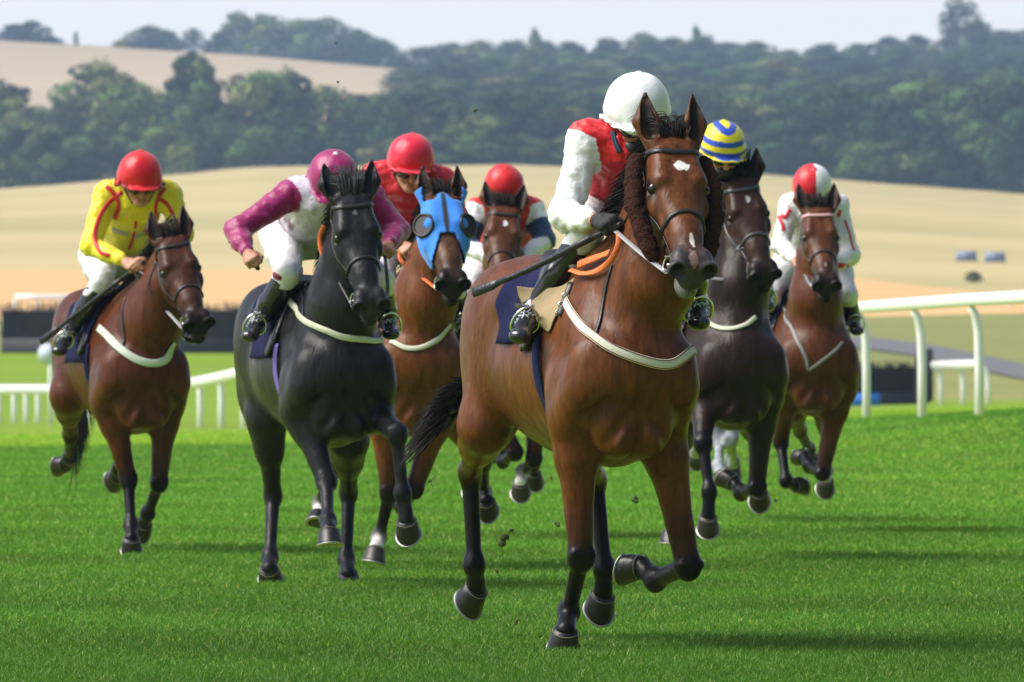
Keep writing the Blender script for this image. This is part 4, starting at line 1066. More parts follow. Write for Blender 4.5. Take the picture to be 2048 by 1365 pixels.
        cl = link_mesh('saddle_cloth', X, F, q.get('clothmat', M_NAVY), s.root); md = cl.modifiers.new('thick', 'SOLIDIFY'); md.thickness = .008; md.offset = 1
        # small racing saddle
        Sb = Body(); Sb.cone(L(-.18, 0, 1.53), L(.14, 0, 1.54), (.13 * S, .035 * S), (.09 * S, .04 * S), .03, None, s.Rt); Sb.cone(L(.10, 0, 1.55), L(.17, 0, 1.60), .05 * S, .035 * S, .03)
        Sb.cone(L(-.16, 0, 1.54), L(-.24, 0, 1.58), (.10 * S, .03 * S), (.08 * S, .02 * S), .03, None, s.Rt)
        for sg in (-1, 1): Sb.cone(L(.03, sg * .14, 1.50), L(.10, sg * .255, 1.24), (.03 * S, .10 * S), (.016 * S, .085 * S), .03, None, s.Rt)
        v, f = Sb.mesh(.012); s.saddle = link_mesh('saddle', v, f, q.get('saddlemat', M_LEATHER), s.root)
        # girth
        g = [L(.20, .38 * math.sin(t), 1.12 + .42 * math.cos(t)) for t in np.linspace(-2.9, -1.2, 12)]
        s.strap('girth', g, .032 * S, .004, q.get('girthmat', M_NAVY), s.saddle, .012, 3)
        g = [L(.20, .38 * math.sin(t), 1.12 + .42 * math.cos(t)) for t in np.linspace(1.2, 2.9, 12)]
        s.strap('girth', g, .032 * S, .004, q.get('girthmat', M_NAVY), s.saddle, .012, 3)
        # breast girth through picture points
        bp = q.get('breast')
        if bp:
            pts = []
            for p in bp['pts']:
                if len(p) == 2: pts.append(B.hit(p[0], p[1], s.Y - 2.0, s.Y + 1.5))
                else: pts.append(Vector(L(*p)))
            P = B.drape(spline(pts, 7), .007); N = B.normal(P)
            s.breast = MB().tube(P, 1.0, 8, flat=(bp.get('w', .02) * S, .004), up=N).build('breast_girth', bp.get('mat', M_CREAM), s.root)
            if bp.get('edge'):
                T_ = []
                for i in range(len(P)): t = (P[min(i + 1, len(P) - 1)] - P[max(i - 1, 0)]).normalized(); T_.append(t.cross(N[i]))
                for sg in (-1, 1): MB().tube([p + b * sg * bp['w'] * S * .80 + n_ * .0042 for p, b, n_ in zip(P, T_, N)], .0018, 5).build('piping', M_MAROON, s.breast)
        for st_ in q.get('straps', []):
            pts = [B.hit(p[0], p[1], s.Y - 2, s.Y + 1.5) if len(p) == 2 else Vector(L(*p)) for p in st_['pts']]
            s.strap('neck_strap', pts, st_.get('w', .007), .003, st_.get('mat', M_LEATHER), s.root, .005, 6)
M_CUPSHADE = simple('black cup shade', (.008, .008, .009), .5)
M_MAROON = simple('maroon piping', (.22, .02, .04), .6)
# ------------------------------------------------------------------ jockeys
M_SILK = attr_mat('racing silks', rough=0.42, spec=0.4, sheen=.25, scale=55, var=0.05, bump=0.5, bdist=0.008)
M_SKIN = attr_mat('skin', rough=0.5, spec=0.4, scale=60, var=0.08, bump=0.1)
M_CAP = attr_mat('cap cloth', rough=0.38, spec=0.4, sheen=.2, scale=34, var=0.04, bump=0.35, bdist=.006)
M_BREECH = simple('white breeches', (0.74, 0.74, 0.78), 0.5, var=.04, scale=30, bump=.5)
M_BOOT = simple('black boot leather', (0.014, 0.014, 0.016), 0.22, var=.3, scale=12, bump=.4, coat=.4)
M_BOOTP = simple('pale boot strap', (.55, .62, .62), .3, var=.2, scale=18, bump=.4)
M_LENS = simple('dark goggle lens', (.01, .01, .012), .05, coat=1.0)
M_GOG = simple('goggle frame', (.012, .012, .013), .4)
M_GLOVE = simple('black glove', (.012, .012, .013), .75, var=.4, scale=60, bump=.6)
M_WHIP = simple('whip leather', (.012, .012, .016), .35, var=.4, scale=60, bump=.4)
SKIN = (0.48, 0.235, 0.15)
DEF = dict(hip=(-.24, .095, 1.84), knee=(.14, .25, 1.52), ankle=(-.14, .33, 1.15), toe=(.03, .36, 1.09), sh=(.26, .185, 2.02), neck=(.30, 0, 2.06), head=(.46, 0, 2.16), elbow=(.26, .30, 1.78), hand=(.50, .09, 1.70))
class Jockey:
    def __init__(s, hs, spec):
        s.h = hs; q = s.q = spec; L = hs.L; s.J = {}
        for k in ('hip', 'knee', 'ankle', 'toe', 'sh', 'elbow', 'hand'):
            for n, sg in (('R', -1), ('L', 1)):
                s.J[k + n] = s.pt(q.get(k + n, (DEF[k][0], sg * DEF[k][1], DEF[k][2], 'l')))
        for k in ('neck', 'head'): s.J[k] = s.pt(q.get(k, (*DEF[k], 'l')))
        J = s.J
        J['elbowR'] = s.fixlen(J['shR'], J['handR'], J['elbowR']); J['elbowL'] = s.fixlen(J['shL'], J['handL'], J['elbowL'])
        c = (J['hipR'] + J['hipL']) / 2
        s.root = empty('person', (c[0], c[1], 0)); tag(s.root, q['label'], 'person', 'jockeys riding in the race')
        s.build()
    def fixlen(s, a, b, e): return e
    def pt(s, p):
        """(px, py, f): on the sight line of a pixel, at f metres forward of the horse's middle; or (f, l, z, 'l') local"""
        if len(p) == 4: return s.h.L(p[0], p[1], p[2])
        o = np.array([0, 0, CAMZ]); d = V3(ray(p[0], p[1], 1.0)) - o; O = s.h.O; F = s.h.F0
        t = (O @ F + p[2] - o @ F) / (d @ F); return o + d * t
    def build(s):
        q, J, hs = s.q, s.J, s.h; Rt, F = hs.Rt, hs.F0; up = np.array([0, 0, 1.])
        neck = J['neck']; hd = J['head']; mh = (J['hipR'] + J['hipL']) / 2; ms = (J['shR'] + J['shL']) / 2
        yaw = R(q.get('hyaw', 0)); fj = unit(F * math.cos(yaw) + Rt * math.sin(yaw) - up * math.tan(R(q.get('hpitch', 22)))); sj = unit(np.cross(up, fj)); sj = sj if sj @ Rt > 0 else -sj
        sj = unit(sj + up * math.tan(R(q.get('hroll', 0)))); uj = unit(np.cross(sj, fj)); uj = uj if uj[2] > 0 else -uj
        hz = q.get('hsize', 1.0); A = (sj, fj, uj)
        P = lambda a, b, c: hd + (sj * a + fj * b + uj * c) * hz
        sk = q.get('skin', SKIN); gl = q.get('glove')
        tv = unit(ms - mh)
        # --- body: one continuous figure under the clothes
        B = Body(); k = .035
        B.ell(mh, (.13, .12, .11), .05, sk, (Rt, F, up)); B.cone(mh, ms - tv * .08, (.125, .095), (.14, .10), .06, sk, Rt)
        B.cone(J['shR'] + (ms - J['shR']) * .15, J['shL'] + (ms - J['shL']) * .15, .065, .065, .06, sk)
        B.cone(ms - tv * .02, P(0, -.03, -.12), .055, .052, .04, sk)
        for n, sg in (('R', -1), ('L', 1)):
            B.cone(J['hip' + n], J['knee' + n], .085, .052, .05, sk); B.cone(J['knee' + n], J['ankle' + n], .050, .034, .03, sk); B.cone(J['ankle' + n], J['toe' + n], .028, .018, .02, sk, Rt)
            B.cone(J['sh' + n], J['elbow' + n], .052, .038, .04, sk); wr = J['hand' + n]; B.cone(J['elbow' + n], wr, .040, .024, .02, sk)
        # head
        B.ell(P(0, -.012, -.01), np.array((.080, .100, .10)) * hz, .03, sk, A); B.ell(P(0, .030, -.085), np.array((.062, .062, .075)) * hz, .03, sk, A)
        B.cone(P(0, .092, -.075), P(0, .114, -.108), (.010 * hz, .012), (.017 * hz, .014), .012, tuple(c * v for c, v in zip(sk, (1.05, .95, .9))), sj)
        B.ell(P(0, .082, -.136), np.array((.026, .016, .009)) * hz, .008, tuple(c * v for c, v in zip(sk, (.9, .6, .6))), A); B.ell(P(0, .088, -.131), np.array((.022, .010, .005)) * hz, .003, (.24, .08, .07), A)
        B.ell(P(0, .070, -.165), np.array((.028, .024, .020)) * hz, .02, sk, A)
        for sg in (-1, 1):
            B.ell(P(sg * .042, .068, -.100), np.array((.024, .020, .022)) * hz, .02, tuple(c * v for c, v in zip(sk, (1.08, .9, .88))), A)
            B.ell(P(sg * .082, -.01, -.085), np.array((.010, .020, .030)) * hz, .006, sk, A)
            B.cone(P(sg * .060, .0, -.12), P(sg * .022, .062, -.160), .022 * hz, .018 * hz, .02, sk)
        s.hands(B, sk)
        hb = []
        for n in ('R', 'L'):
            w = J['hand' + n] + unit(J['hand' + n] - J['elbow' + n]) * .05; hb.append((w - .085, w + .085, q.get('hvox', .006)))
        hb.append((P(0, 0, -.09) - .13, P(0, 0, -.09) + .13, q.get('hvox', .006)))
        Vt, Qd = B.multi(.014, hb); col = B.colours(Vt, sk, .004)
        s.body = link_mesh('body', Vt, Qd, M_SKIN, s.root, cols=col)
        # --- jacket
        JK = Body(); tc = q['torso']; sl = q['sleeve']; sl2 = q.get('fore', sl); wc = q.get('waist', tc)
        JK.cone(mh + tv * .06, mh + (ms - mh) * .55, (.145, .115), (.165, .125), .05, wc, Rt)
        JK.cone(mh + (ms - mh) * .5, ms - tv * .04, (.165, .125), (.165, .105), .05, tc, Rt)
        JK.cone(J['shR'] + (ms - J['shR']) * q.get('yk', .35), J['shL'] + (ms - J['shL']) * q.get('yk', .35), .088, .088, .05, q.get('yoke', tc))
        JK.cone(ms + (neck - ms) * .3, P(0, -.05, -.15), .075, .058, .04, q.get('collar', tc))
        JK.cone(ms - tv * .02 + F * .05 - up * .05, mh + (ms - mh) * .4 - up * .06 + F * .03, (.12, .07), (.12, .07), .05, tc, Rt)
        JK.ell(mh + (ms - mh) * .55 + up * .06, (.13, .18, .09), .06, tc, (Rt, tv, up))
        for n in ('R', 'L'):
            a, e, w = J['sh' + n], J['elbow' + n], J['hand' + n]
            JK.ell(a, (.072,) * 3, .03, q.get('cap_' + n, sl)); JK.cone(a, e, .072, .058, .025, sl)
            if 'band' in q: JK.cone(a + (e - a) * .35, e, .074, .066, .006, q['band'])
            JK.ell(e, (.06, .06, .06), .03, sl2)
            JK.cone(e, e + (w - e) * .55, .057, .050, .02, sl2); se = q.get('slv', .90); JK.cone(e + (w - e) * .5, e + (w - e) * (se - .04), .050, .038, .02, sl2); JK.cone(e + (w - e) * (se - .06), e + (w - e) * se, .036, .034, .008, q.get('cuff', sl2))
        sd = int(hd[0] * 100) % 97
        def warp(Fg, ax):
            X = np.stack(np.meshgrid(*ax, indexing='ij'), -1); m = np.abs(Fg) < .035; Xm = X[m]
            Fg[m] += (noise3(Xm * np.array([1, .6, 1.6]), 40, sd) * .006 * .5 + (.22 - np.abs(noise3(Xm * np.array([1.3, .6, .9]), 46, sd + 3))) * .009 + (.2 - np.abs(noise3(Xm * np.array([.7, .6, 1.5]), 95, sd + 5))) * .006 + noise3(Xm, 15, sd + 9) * .003).astype(np.float32); return Fg
        Vt, Qd = JK.mesh(q.get('jvox', .009), warp=warp); col = JK.colours(Vt, tc, .0012)
        # quilt seams and patches painted as cloth colours
        for n in ('R', 'L'):                                     # crisp sleeve seams
            a, e = J['sh' + n], J['elbow' + n]; u = unit(e - a); rl = Vt - a; t_ = rl @ u; rad_ = np.linalg.norm(rl - t_[:, None] * u, axis=1); r0 = .115
            arm = (t_ > q.get('seam', -.005) + .25 * (rl @ (unit(ms - a)))) & (rad_ < r0 + 0 * t_); le = np.linalg.norm(e - a)
            # nearer to the arm than to the torso line
            tt = np.clip((Vt - mh) @ tv, 0, np.linalg.norm(ms - mh)); dt = np.linalg.norm(Vt - mh - tt[:, None] * tv, axis=1)
            arm &= (rad_ / .072 < dt / .135)
            up_ = arm & (t_ < le); col[up_] = np.array(sl); sh_ = (~arm) & (rad_ < .10) & (t_ < le * .6) & (t_ > -.12); col[sh_] = np.array(q.get('yoke', tc))
            if 'band' in q: bb = arm & (t_ > le * .42) & (t_ < le * 1.02); col[bb] = np.array(q['band'])
        if 'paint' in q: col = q['paint'](s, Vt, col, ms, mh, tv)
        s.JK = JK; s.jacket = link_mesh('jacket', Vt, Qd, M_SILK, s.root, cols=col)
        for st in q.get('piping', []):
            pts = []
            for p in st['pts']:
                if len(p) == 2: pts.append(JK.hit(p[0], p[1], hs.Y - 1.6, hs.Y + 1.0))
            Pp = JK.drape(spline(pts, 6), .004); MB().tube(Pp, 1.0, 8, flat=(st.get('w', .012), .003), up=JK.normal(Pp)).build('piping', st['mat'], s.jacket)
        # --- breeches
        BR = Body(); BR.ell(mh, (.155, .145, .13), .05, None, (Rt, F, up)); BR.cone(mh, mh + tv * .16, (.145, .115), (.135, .10), .05, None, Rt)
        for n in ('R', 'L'):
            BR.cone(J['hip' + n], J['hip' + n] + (J['knee' + n] - J['hip' + n]) * .5, .112, .088, .05); BR.cone(J['hip' + n] + (J['knee' + n] - J['hip' + n]) * .5, J['knee' + n], .088, .066, .04); BR.cone(J['knee' + n], J['knee' + n] + (J['ankle' + n] - J['knee' + n]) * .3, .064, .056, .03)
        def warp2(Fg, ax):
            X = np.stack(np.meshgrid(*ax, indexing='ij'), -1); m = np.abs(Fg) < .03; Xm = X[m]; Fg[m] += (noise3(Xm, 40, sd + 1) * .003 + (.2 - np.abs(noise3(Xm * np.array([.6, .6, 1.6]), 60, sd + 2))) * .008).astype(np.float32); return Fg
        v, f = BR.mesh(q.get('jvox', .009) * 1.1, warp=warp2); link_mesh('breeches', v, f, q.get('breech', M_BREECH), s.root)
        # --- boots
        for n in ('R', 'L'):
            kn, an, to = J['knee' + n], J['ankle' + n], J['toe' + n]; BT = Body(); u = unit(an - kn)
            BT.cone(kn + u * .04, kn + u * .2, .060, .056, .02); BT.cone(kn + u * .2, an, .056, .040, .02); BT.ell(an - unit(to - an) * .015, (.042,) * 3, .02)
            ft = unit(to - an); BT.cone(an, to, (.038, .036), (.040, .026), .025, None, Rt); BT.ell(to, (.042, .045, .026), .02, None, (Rt, F, up)); hl = an - ft * .045 - up * .015 + u * .02; BT.cone(hl, an, .030, .036, .02)
            v, f = BT.mesh(.008); bo = link_mesh('boot', v, f, M_BOOT, s.root)
            if q.get('knee_patch'):
                c = kn + F * .03; Bp = Body(); Bp.ell(kn + u * .02, (.071, .071, .05), .01); v, f = Bp.mesh(.009); link_mesh('boot_top', v, f, q['knee_patch'], bo)
            if q.get('laces', True):
                tt = []
                for i in range(46):
                    t = i / 45; pz = an + (to - an) * (t * .7 - .1) ; tt.append(pz + (Rt * math.cos(i * 1.9) + unit(np.cross(Rt, ft)) * math.sin(i * 1.9)) * .047)
                MB().tube(tt, .0045, 5).build('lace', M_BOOTP, bo)
            # stirrup iron under the boot
            m = an + (to - an) * .62; nr = unit(np.cross(Rt, ft)); nr = nr if nr[2] > 0 else -nr; ring = []
            for i in range(25):
                a = i / 24 * 2 * math.pi; rz = math.sin(a) * (.085 if math.sin(a) > 0 else .045); ring.append(Vector(m + Rt * math.cos(a) * .058 + nr * rz))
            ir = MB().tube(ring, .006, 8, cap=False).build('stirrup', M_STEEL, hs.saddle)
            top = hs.L(.02, (-1 if n == 'R' else 1) * .25, 1.45); MB().tube([Vector(m + nr * .085), Vector(m * .5 + top * .5) + Vector(Rt) * (.03 if n == 'L' else -.03), Vector(top)], 1.0, 8, flat=(.011, .003), up=Vector(Rt)).build('stirrup_leather', M_LEATHER, hs.saddle)
        # --- helmet with silk cover
        HC = Body(); hr = q.get('hr', .124)
        HC.ell(P(0, -.012, -.005), (hr * hz, hr * 1.12 * hz, hr * 1.0 * hz), .02, None, A); HC.ell(P(0, -.018, -.028), (hr * .99 * hz, hr * 1.09 * hz, .046 * hz), .03, None, A)
        HC.ell(P(0, hr * .98 if q.get('peak', 1) else .06, -.052), (.092 * hz, .052 * hz, .009 * hz), .008, None, A); HC.ell(P(0, -.005, -.062), ((hr + .009) * hz, (hr * 1.12 + .006) * hz, .008 * hz), .006, None, A)
        HC.ell(P(0, 0, -.16), (.3 * hz, .3 * hz, .092 * hz), .006, None, A, True) if not q.get('peak', 1) else None
        HC.ell(P(0, -.02, -.125), (.106 * hz, .120 * hz, .068 * hz), .008, None, A, True)
        HC.ell(P(0, -.03, hr - .006), (.014 * hz, .014 * hz, .007 * hz), .004, None, A)
        def warp3(Fg, ax):
            X = np.stack(np.meshgrid(*ax, indexing='ij'), -1); m = np.abs(Fg) < .03; Xm = X[m]; rel = (Xm - hd) / hz; low = np.clip((-.0 - rel @ uj) / .05, 0, 1)
            Fg[m] += (noise3(Xm, 30, sd + 4) * .003 + (.2 - np.abs(noise3(Xm * np.array([1, 1, .4]), 60, sd + 6))) * .007 * (low + .35)).astype(np.float32); return Fg
        v, f = HC.mesh(q.get('cvox', .006), warp=warp3); rel = (v - hd) / hz; a_, b_, c_ = rel @ sj, rel @ fj, rel @ uj
        cc = q['cap'](a_, b_, c_, hr) if callable(q['cap']) else np.tile(np.array(q['cap'], float), (len(v), 1))
        pom = (c_ > hr * .985) & (np.abs(a_) < .03); cc[pom] = q.get('pom', cc[pom].mean(0) if pom.any() else (1, 1, 1))
        s.helm = link_mesh('helmet', v, f, M_CAP, s.root, cols=cc)
        # --- goggles
        G = Body()
        for sg in (-1, 1): G.ell(P(sg * .036, .078, -.082), np.array((.040, .024, .026)) * hz, .012, None, A)
        v, f = G.mesh(.006); g = link_mesh('goggles', v, f, M_LENS, s.root)
        band = [P(.092 * math.sin(t), -.012 + .100 * math.cos(t), -.078) for t in np.linspace(.45, 2 * math.pi - .45, 30)]
        MB().tube(band, 1.0, 8, flat=(.014, .003), up=[Vector(unit(p - P(0, 0, -.078))) for p in band]).build('goggle_strap', M_GOG, g)
        for sg in (-1, 1): MB().tube([P(sg * .092, -.0, -.05), P(sg * .084, .01, -.11), P(sg * .05, .045, -.165), P(0, .06, -.186)], 1.0, 6, flat=(.008, .0025), up=Vector(sj * sg)).build('chin_strap', M_GOG, s.helm)
        if q.get('mask'):
            Mk = Body(); Mk.ell(P(0, .045, -.150), (.066, .062, .045), .02, None, A); v, f = Mk.mesh(.006); link_mesh('scarf', v, f, M_GOG, s.root)
    def hands(s, B, sk):
        J, q = s.J, s.q; up = np.array([0, 0, 1.])
        s.gloves = []
        for n, sg in (('R', 1), ('L', -1)):
            w = J['hand' + n]; a = unit(w - J['elbow' + n] + s.h.F0 * .10); t = s.h.Rt * sg; t = unit(t - a * t.dot(a)); nn = unit(np.cross(a, t)); nn = nn if nn[2] > 0 else -nn
            tw = R(q.get('twist', 35)); t, nn = t * math.cos(tw) + nn * math.sin(tw), nn * math.cos(tw) - t * math.sin(tw)
            pr = []
            def c(p0, p1, r0, r1, k=.008): pr.append((p0, p1, r0, r1, k))
            pal = w + a * .05
            c(w, w + a * .03, .024, .028, .015); c(w + a * .03 - t * .018, w + a * .078 - t * .026, .020, .016, .012); c(w + a * .03, w + a * .08, .022, .017, .012); c(w + a * .03 + t * .018, w + a * .078 + t * .024, .020, .016, .012)
            for i in range(4):
                ln = (1.0, 1.08, 1.0, .82)[i]; K_ = w + a * (.082 - .004 * abs(i - 1)) + t * (.029 - .0195 * i) + nn * .004
                p1 = K_ + (a * .45 - nn * .9) * .034 * ln; p2 = p1 + (-a * .75 - nn * .55) * .025 * ln; p3 = p2 + (-a * .85 + nn * .45) * .019 * ln
                c(K_, p1, .0105, .0095, .004); c(p1, p2, .0095, .0085, .004); c(p2, p3, .0085, .0075, .004)
            b0 = w + a * .032 + t * .034 - nn * .006; b1 = b0 + (a * .75 + t * .35 - nn * .55) * .036; b2 = b1 + (a * .75 - t * .6 - nn * .35) * .028
            c(b0, b1, .013, .011, .008); c(b1, b2, .011, .009, .004)
            for p0, p1, r0, r1, k in pr: B.cone(p0, p1, r0, r1, k, sk)
            s.J['grip' + n] = w + a * .075 - nn * .028
            s.J['gt' + n] = t
            if q.get('gloves'):
                G = Body(); G.cone(w - a * .02, w + a * .01, .031, .030, .01)
                for p0, p1, r0, r1, k in pr: G.cone(p0, p1, r0 + .0035, r1 + .0035, k)
                s.gloves.append(G)
        for G in s.gloves:
            v, f = G.mesh(.0045); link_mesh('glove', v, f, M_GLOVE, s.root)
def whip(label, grip, tip, sag=0.0, butt=None, flap=True):
    grip = Vector(grip); tip = Vector(tip); d = (tip - grip).normalized(); bt = Vector(butt) if butt is not None else grip - d * .10
    root = empty('riding_whip', grip); tag(root, label, 'riding whip')
    MB().tube(spline([bt, grip, grip + d * .12], 5), .0115, 10).build('handle', M_WHIP, root)
    L_ = (tip - grip).length
    mid = [grip + d * .115 + (tip - grip - d * .115) * t + Vector((0, 0, -sag * math.sin(t * 3.14))) for t in np.linspace(0, .80, 8)]
    MB().tube(mid, [.0145 - .003 * i / 7 for i in range(8)], 8).build('shaft', M_WHIP, root)
    e = mid[-1]; dd = (mid[-1] - mid[-2]).normalized()
    MB().tube([e - dd * .02, e + dd * .03, tip - dd * .02, tip], [.6, 1, 1.05, 1], 8, flat=(.020, .010), up=Vector((0, -1, .3))).build('flap', M_WHIP, root)
    return root
def rein(hs, pts, mat=None, w=.009, name='rein'):
    P = spline(pts, 8); MB().tube(P, 1.0, 8, flat=(w, .0028), up=Vector((0.25, -1, .35))).build(name, mat or M_LEATHER, hs.br)
BAY = (0.118, 0.037, 0.0095); DBAY = (.026, .012, .008); CHES = (.135, .042, .010); MBAY = (.10, .028, .008); CHAR = (.014, .0135, .015); GREY = (.30, .32, .35)
WSK = (.62, .60, .56)
HORSES = {}
HORSES['lead'] = dict(label='bright bay horse leading the race with dark fleece cheek rolls and a white star', px=1163, Y=34.0, yaw=18, pitch=2, dz=-.045, scale=1.02, vox=.0075, hvox=.0036,
    col=BAY, chin=(.16, .17, .15), face=(0.115, 0.038, 0.011), poll=(1347, 268), muzzle=(1396, 540), hyaw=3, hroll=7, neck=.70, nx=.045,
    legs=dict(RF=[(1162, 1115, True), (1138, 1226, False), (1131, 1262, True), (1126, 1300, False), dict(front=(-.1, -1, -.1))],
              LF=[(1376, 1132, True), (1311, 1163, False), (1283, 1133, False), (1250, 1130, False), dict(front=(0, -.3, -1))],
              RH=[(968, 850), (940, 945, False), (949, 1130, True), (953, 1178, False), (934, 1206, False), dict(front=(0, -.25, -1))],
              LH=[(1150, 870), (1190, 960, False), (1209, 1136, True), (1206, 1190, False), (1196, 1222, False), dict(front=(0, -.25, -1))]),
    marks=[(.12, .165, .004, .027, 3, .95, (.80, .78, .76)), (.43, .49, .002, .009, 5, .9, (.75, .70, .68)), (.50, .56, .0, .016, 9, .65, (.55, .33, .32))],
    muzc=(.05, .045, .05), muzw=.55, cheek_fleece=True, forelock=1.0, ears=(.0, .0), earl=1.06, fleck=((.30, .19, .12), .5),
    tail=[(925, 795, .95), (895, 815, .85), (862, 838, .8), (830, 868, .8)], tailw=.12, tailn=1200, tailv=.55,
    breast=dict(pts=[(1128, 598), (1160, 650), (1215, 692), (1290, 722), (1345, 728), (1388, 700), (.45, .30, 1.15)], w=.020, edge=True),
    straps=[dict(pts=[(1222, 530), (1205, 600), (1190, 668)])])
HORSES['charcoal'] = dict(label='charcoal grey horse with wind-blown forelock ridden by the jockey in maroon', px=632, Y=42.6, yaw=14, pitch=1, dz=-.05, scale=1.0, vox=.009, hvox=.0045,
    col=CHAR, face=(.015, .0145, .017), belly=(.05, .048, .05), poll=(702, 382), muzzle=(748, 616), hyaw=-6, hroll=3, tuft=1.5, muzc=(.022, .022, .025), mane=(.016, .016, .018), points=(.012, .012, .014), ears=(.25, .1),
    legs=dict(RF=[(653, 965, True), (656, 1042, True), (658, 1062, True), (660, 1094, True), dict(front=(0, -.2, 1))],
              LF=[(794, 868, True), (806, 988, False), (813, 1042, True), (818, 1070, False), dict(front=(0, -.25, -1))],
              RH=[(533, 831), (546, 992, False), (540, 1116, True), (538, 1138, True), (541, 1160, False)],
              LH=[(697, 876), (697, 985, False), (693, 1120, True), (696, 1148, True), (699, 1174, False)]),
    marks=[(.10, .125, .0, .010, 3, .35, (.3, .3, .3))], fleck=((.20, .20, .21), .8),
    breast=dict(pts=[(572, 593), (588, 613), (619, 648), (664, 667), (.66, .13, 1.25), (.56, .21, 1.27), (.44, .27, 1.33)], w=.016), girthmat=M_PURPLE,
    straps=[dict(pts=[(618, 545), (604, 590), (607, 640)])], cloth=(-.28, .12), clothz=1.4, flc=(.05, .052, .055))
HORSES['left'] = dict(label='bay horse farthest left with a wide cream breast girth', px=243, Y=49.5, yaw=15, pitch=0, dz=-.05, scale=1.0, vox=.0105, hvox=.0055,
    col=(.088, .024, .007), face=(.065, .020, .008), poll=(341, 468), muzzle=(403, 650), hyaw=-14, hroll=-4,
    legs=dict(RF=[(257, 960, False), (262, 1052, True), (263, 1078, True), (263, 1104, False)],
              LF=[(318, 966, True), (296, 1028, False), (288, 1046, False), (280, 1062, False)],
              RH=[(135, 790), (141, 870, False), (140, 915, False), (133, 928, False), (118, 926, False), dict(front=(0, 0, -1))],
              LH=[(215, 800), (246, 890, False), (238, 938, False), (233, 950, False), (227, 958, False), dict(front=(0, 0, -1))]),
    tail=[(150, 740, 1.0), (160, 800, 1.0), (170, 850, 1.0), (168, 900, 1.0)], tailw=.13,
    breast=dict(pts=[(196, 655), (211, 669), (239, 696), (273, 719), (308, 727), (335, 717), (351, 686)], w=.023, mat='greenish'),
    straps=[dict(pts=[(252, 590), (243, 640), (246, 690)])], cloth=(-.26, .20), clothz=1.5)
HORSES['hooded'] = dict(label='chestnut brown horse wearing a blue blinker hood', px=795, Y=45.8, yaw=12, pitch=1, dz=-.03, scale=1.0, vox=.010, hvox=.0048, hs=1.12,
    col=CHES, face=(.085, .034, .014), poll=(884, 385), muzzle=(910, 568), hyaw=-2, hroll=2, hood=True, ears=(.0, .0),
    legs=dict(RF=[(779, 985, True), (758, 1078, False), (752, 1098, True), (746, 1128, True), dict(sock=WSK, pale=True)],
              LF=[(828, 978, True), (806, 1015, False), (800, 1000, False), (790, 990, False)],
              RH=[(700, 850), (660, 950, False), (640, 1010, False), (637, 1030, True), (632, 1052, True), dict(sock=WSK)],
              LH=[(930, 850), (966, 925, False), (968, 985, False), (972, 1002, True), (976, 1022, False), dict(front=(0, -.25, -1))]),
    breast=dict(pts=[(781, 682), (812, 696), (846, 694), (880, 676), (902, 650)], w=.014), cloth=(-.3, .22), clothz=1.8)
HORSES['rear'] = dict(label='bay horse with a white star behind the leading horse, white hoof band on one foreleg', px=1000, Y=53, yaw=9, pitch=1, dz=.0, scale=.98, vox=.012, hvox=.0055,
    col=MBAY, face=(.095, .033, .014), poll=(1010, 408), muzzle=(1004, 575), hyaw=-2, hroll=-2, ears=(.25, .3), muzc=(.03, .022, .02),
    legs=dict(RF=[(1030, 905, True), (1006, 925, False), (1002, 912, False), (990, 904, False)],
              LF=[(1068, 918, True), (1044, 946, False), (1041, 966, True), (1041, 986, False), dict(sock=WSK, pale=True, front=(0, -.25, -1))],
              RH=[(930, 800), (936, 900, False), (940, 950, False), (942, 965, False), (943, 985, False)],
              LH=[(1075, 800), (1070, 880, False), (1068, 930, False), (1068, 945, False), (1068, 965, False)]),
    marks=[(.12, .165, .006, .016, 3, .95, (.75, .72, .70))], cloth=(-.3, .22), clothz=1.8)
HORSES['dark'] = dict(label='dark brown, nearly black horse beside the leader, ridden under the blue and yellow hooped cap', px=1435, Y=48.0, yaw=11, pitch=1, dz=-.02, scale=1.0, vox=.010, hvox=.0048,
    col=DBAY, tuft=1.7, face=(.050, .022, .014), poll=(1480, 352), muzzle=(1536, 556), hyaw=-4, hroll=5, ears=(.2, .2), forelock=.8, bridle='greyleather',
    legs=dict(RF=[(1406, 888, True), (1419, 984, True), (1416, 1034, True), (1416, 1060, False), dict(sock=None, pale=True, front=(0, -.25, -1))],
              LF=[(1514, 974, True), (1482, 988, False), (1469, 966, False), (1452, 950, False), dict(front=(0, -.4, -1))],
              RH=[(1370, 830), (1352, 940, False), (1345, 1045, False), (1342, 1064, True), (1339, 1092, True)],
              LH=[(1500, 820), (1514, 900, False), (1517, 965, False), (1518, 984, True), (1519, 1002, False), dict(front=(0, -.25, -1))]),
    marks=[(.12, .16, .006, .014, 3, .8, (.6, .58, .56))],
    breast=dict(pts=[(1406, 641), (1433, 654), (1463, 657), (1492, 649), (1512, 634)], w=.013), cloth=(-.3, .18), clothz=1.4)
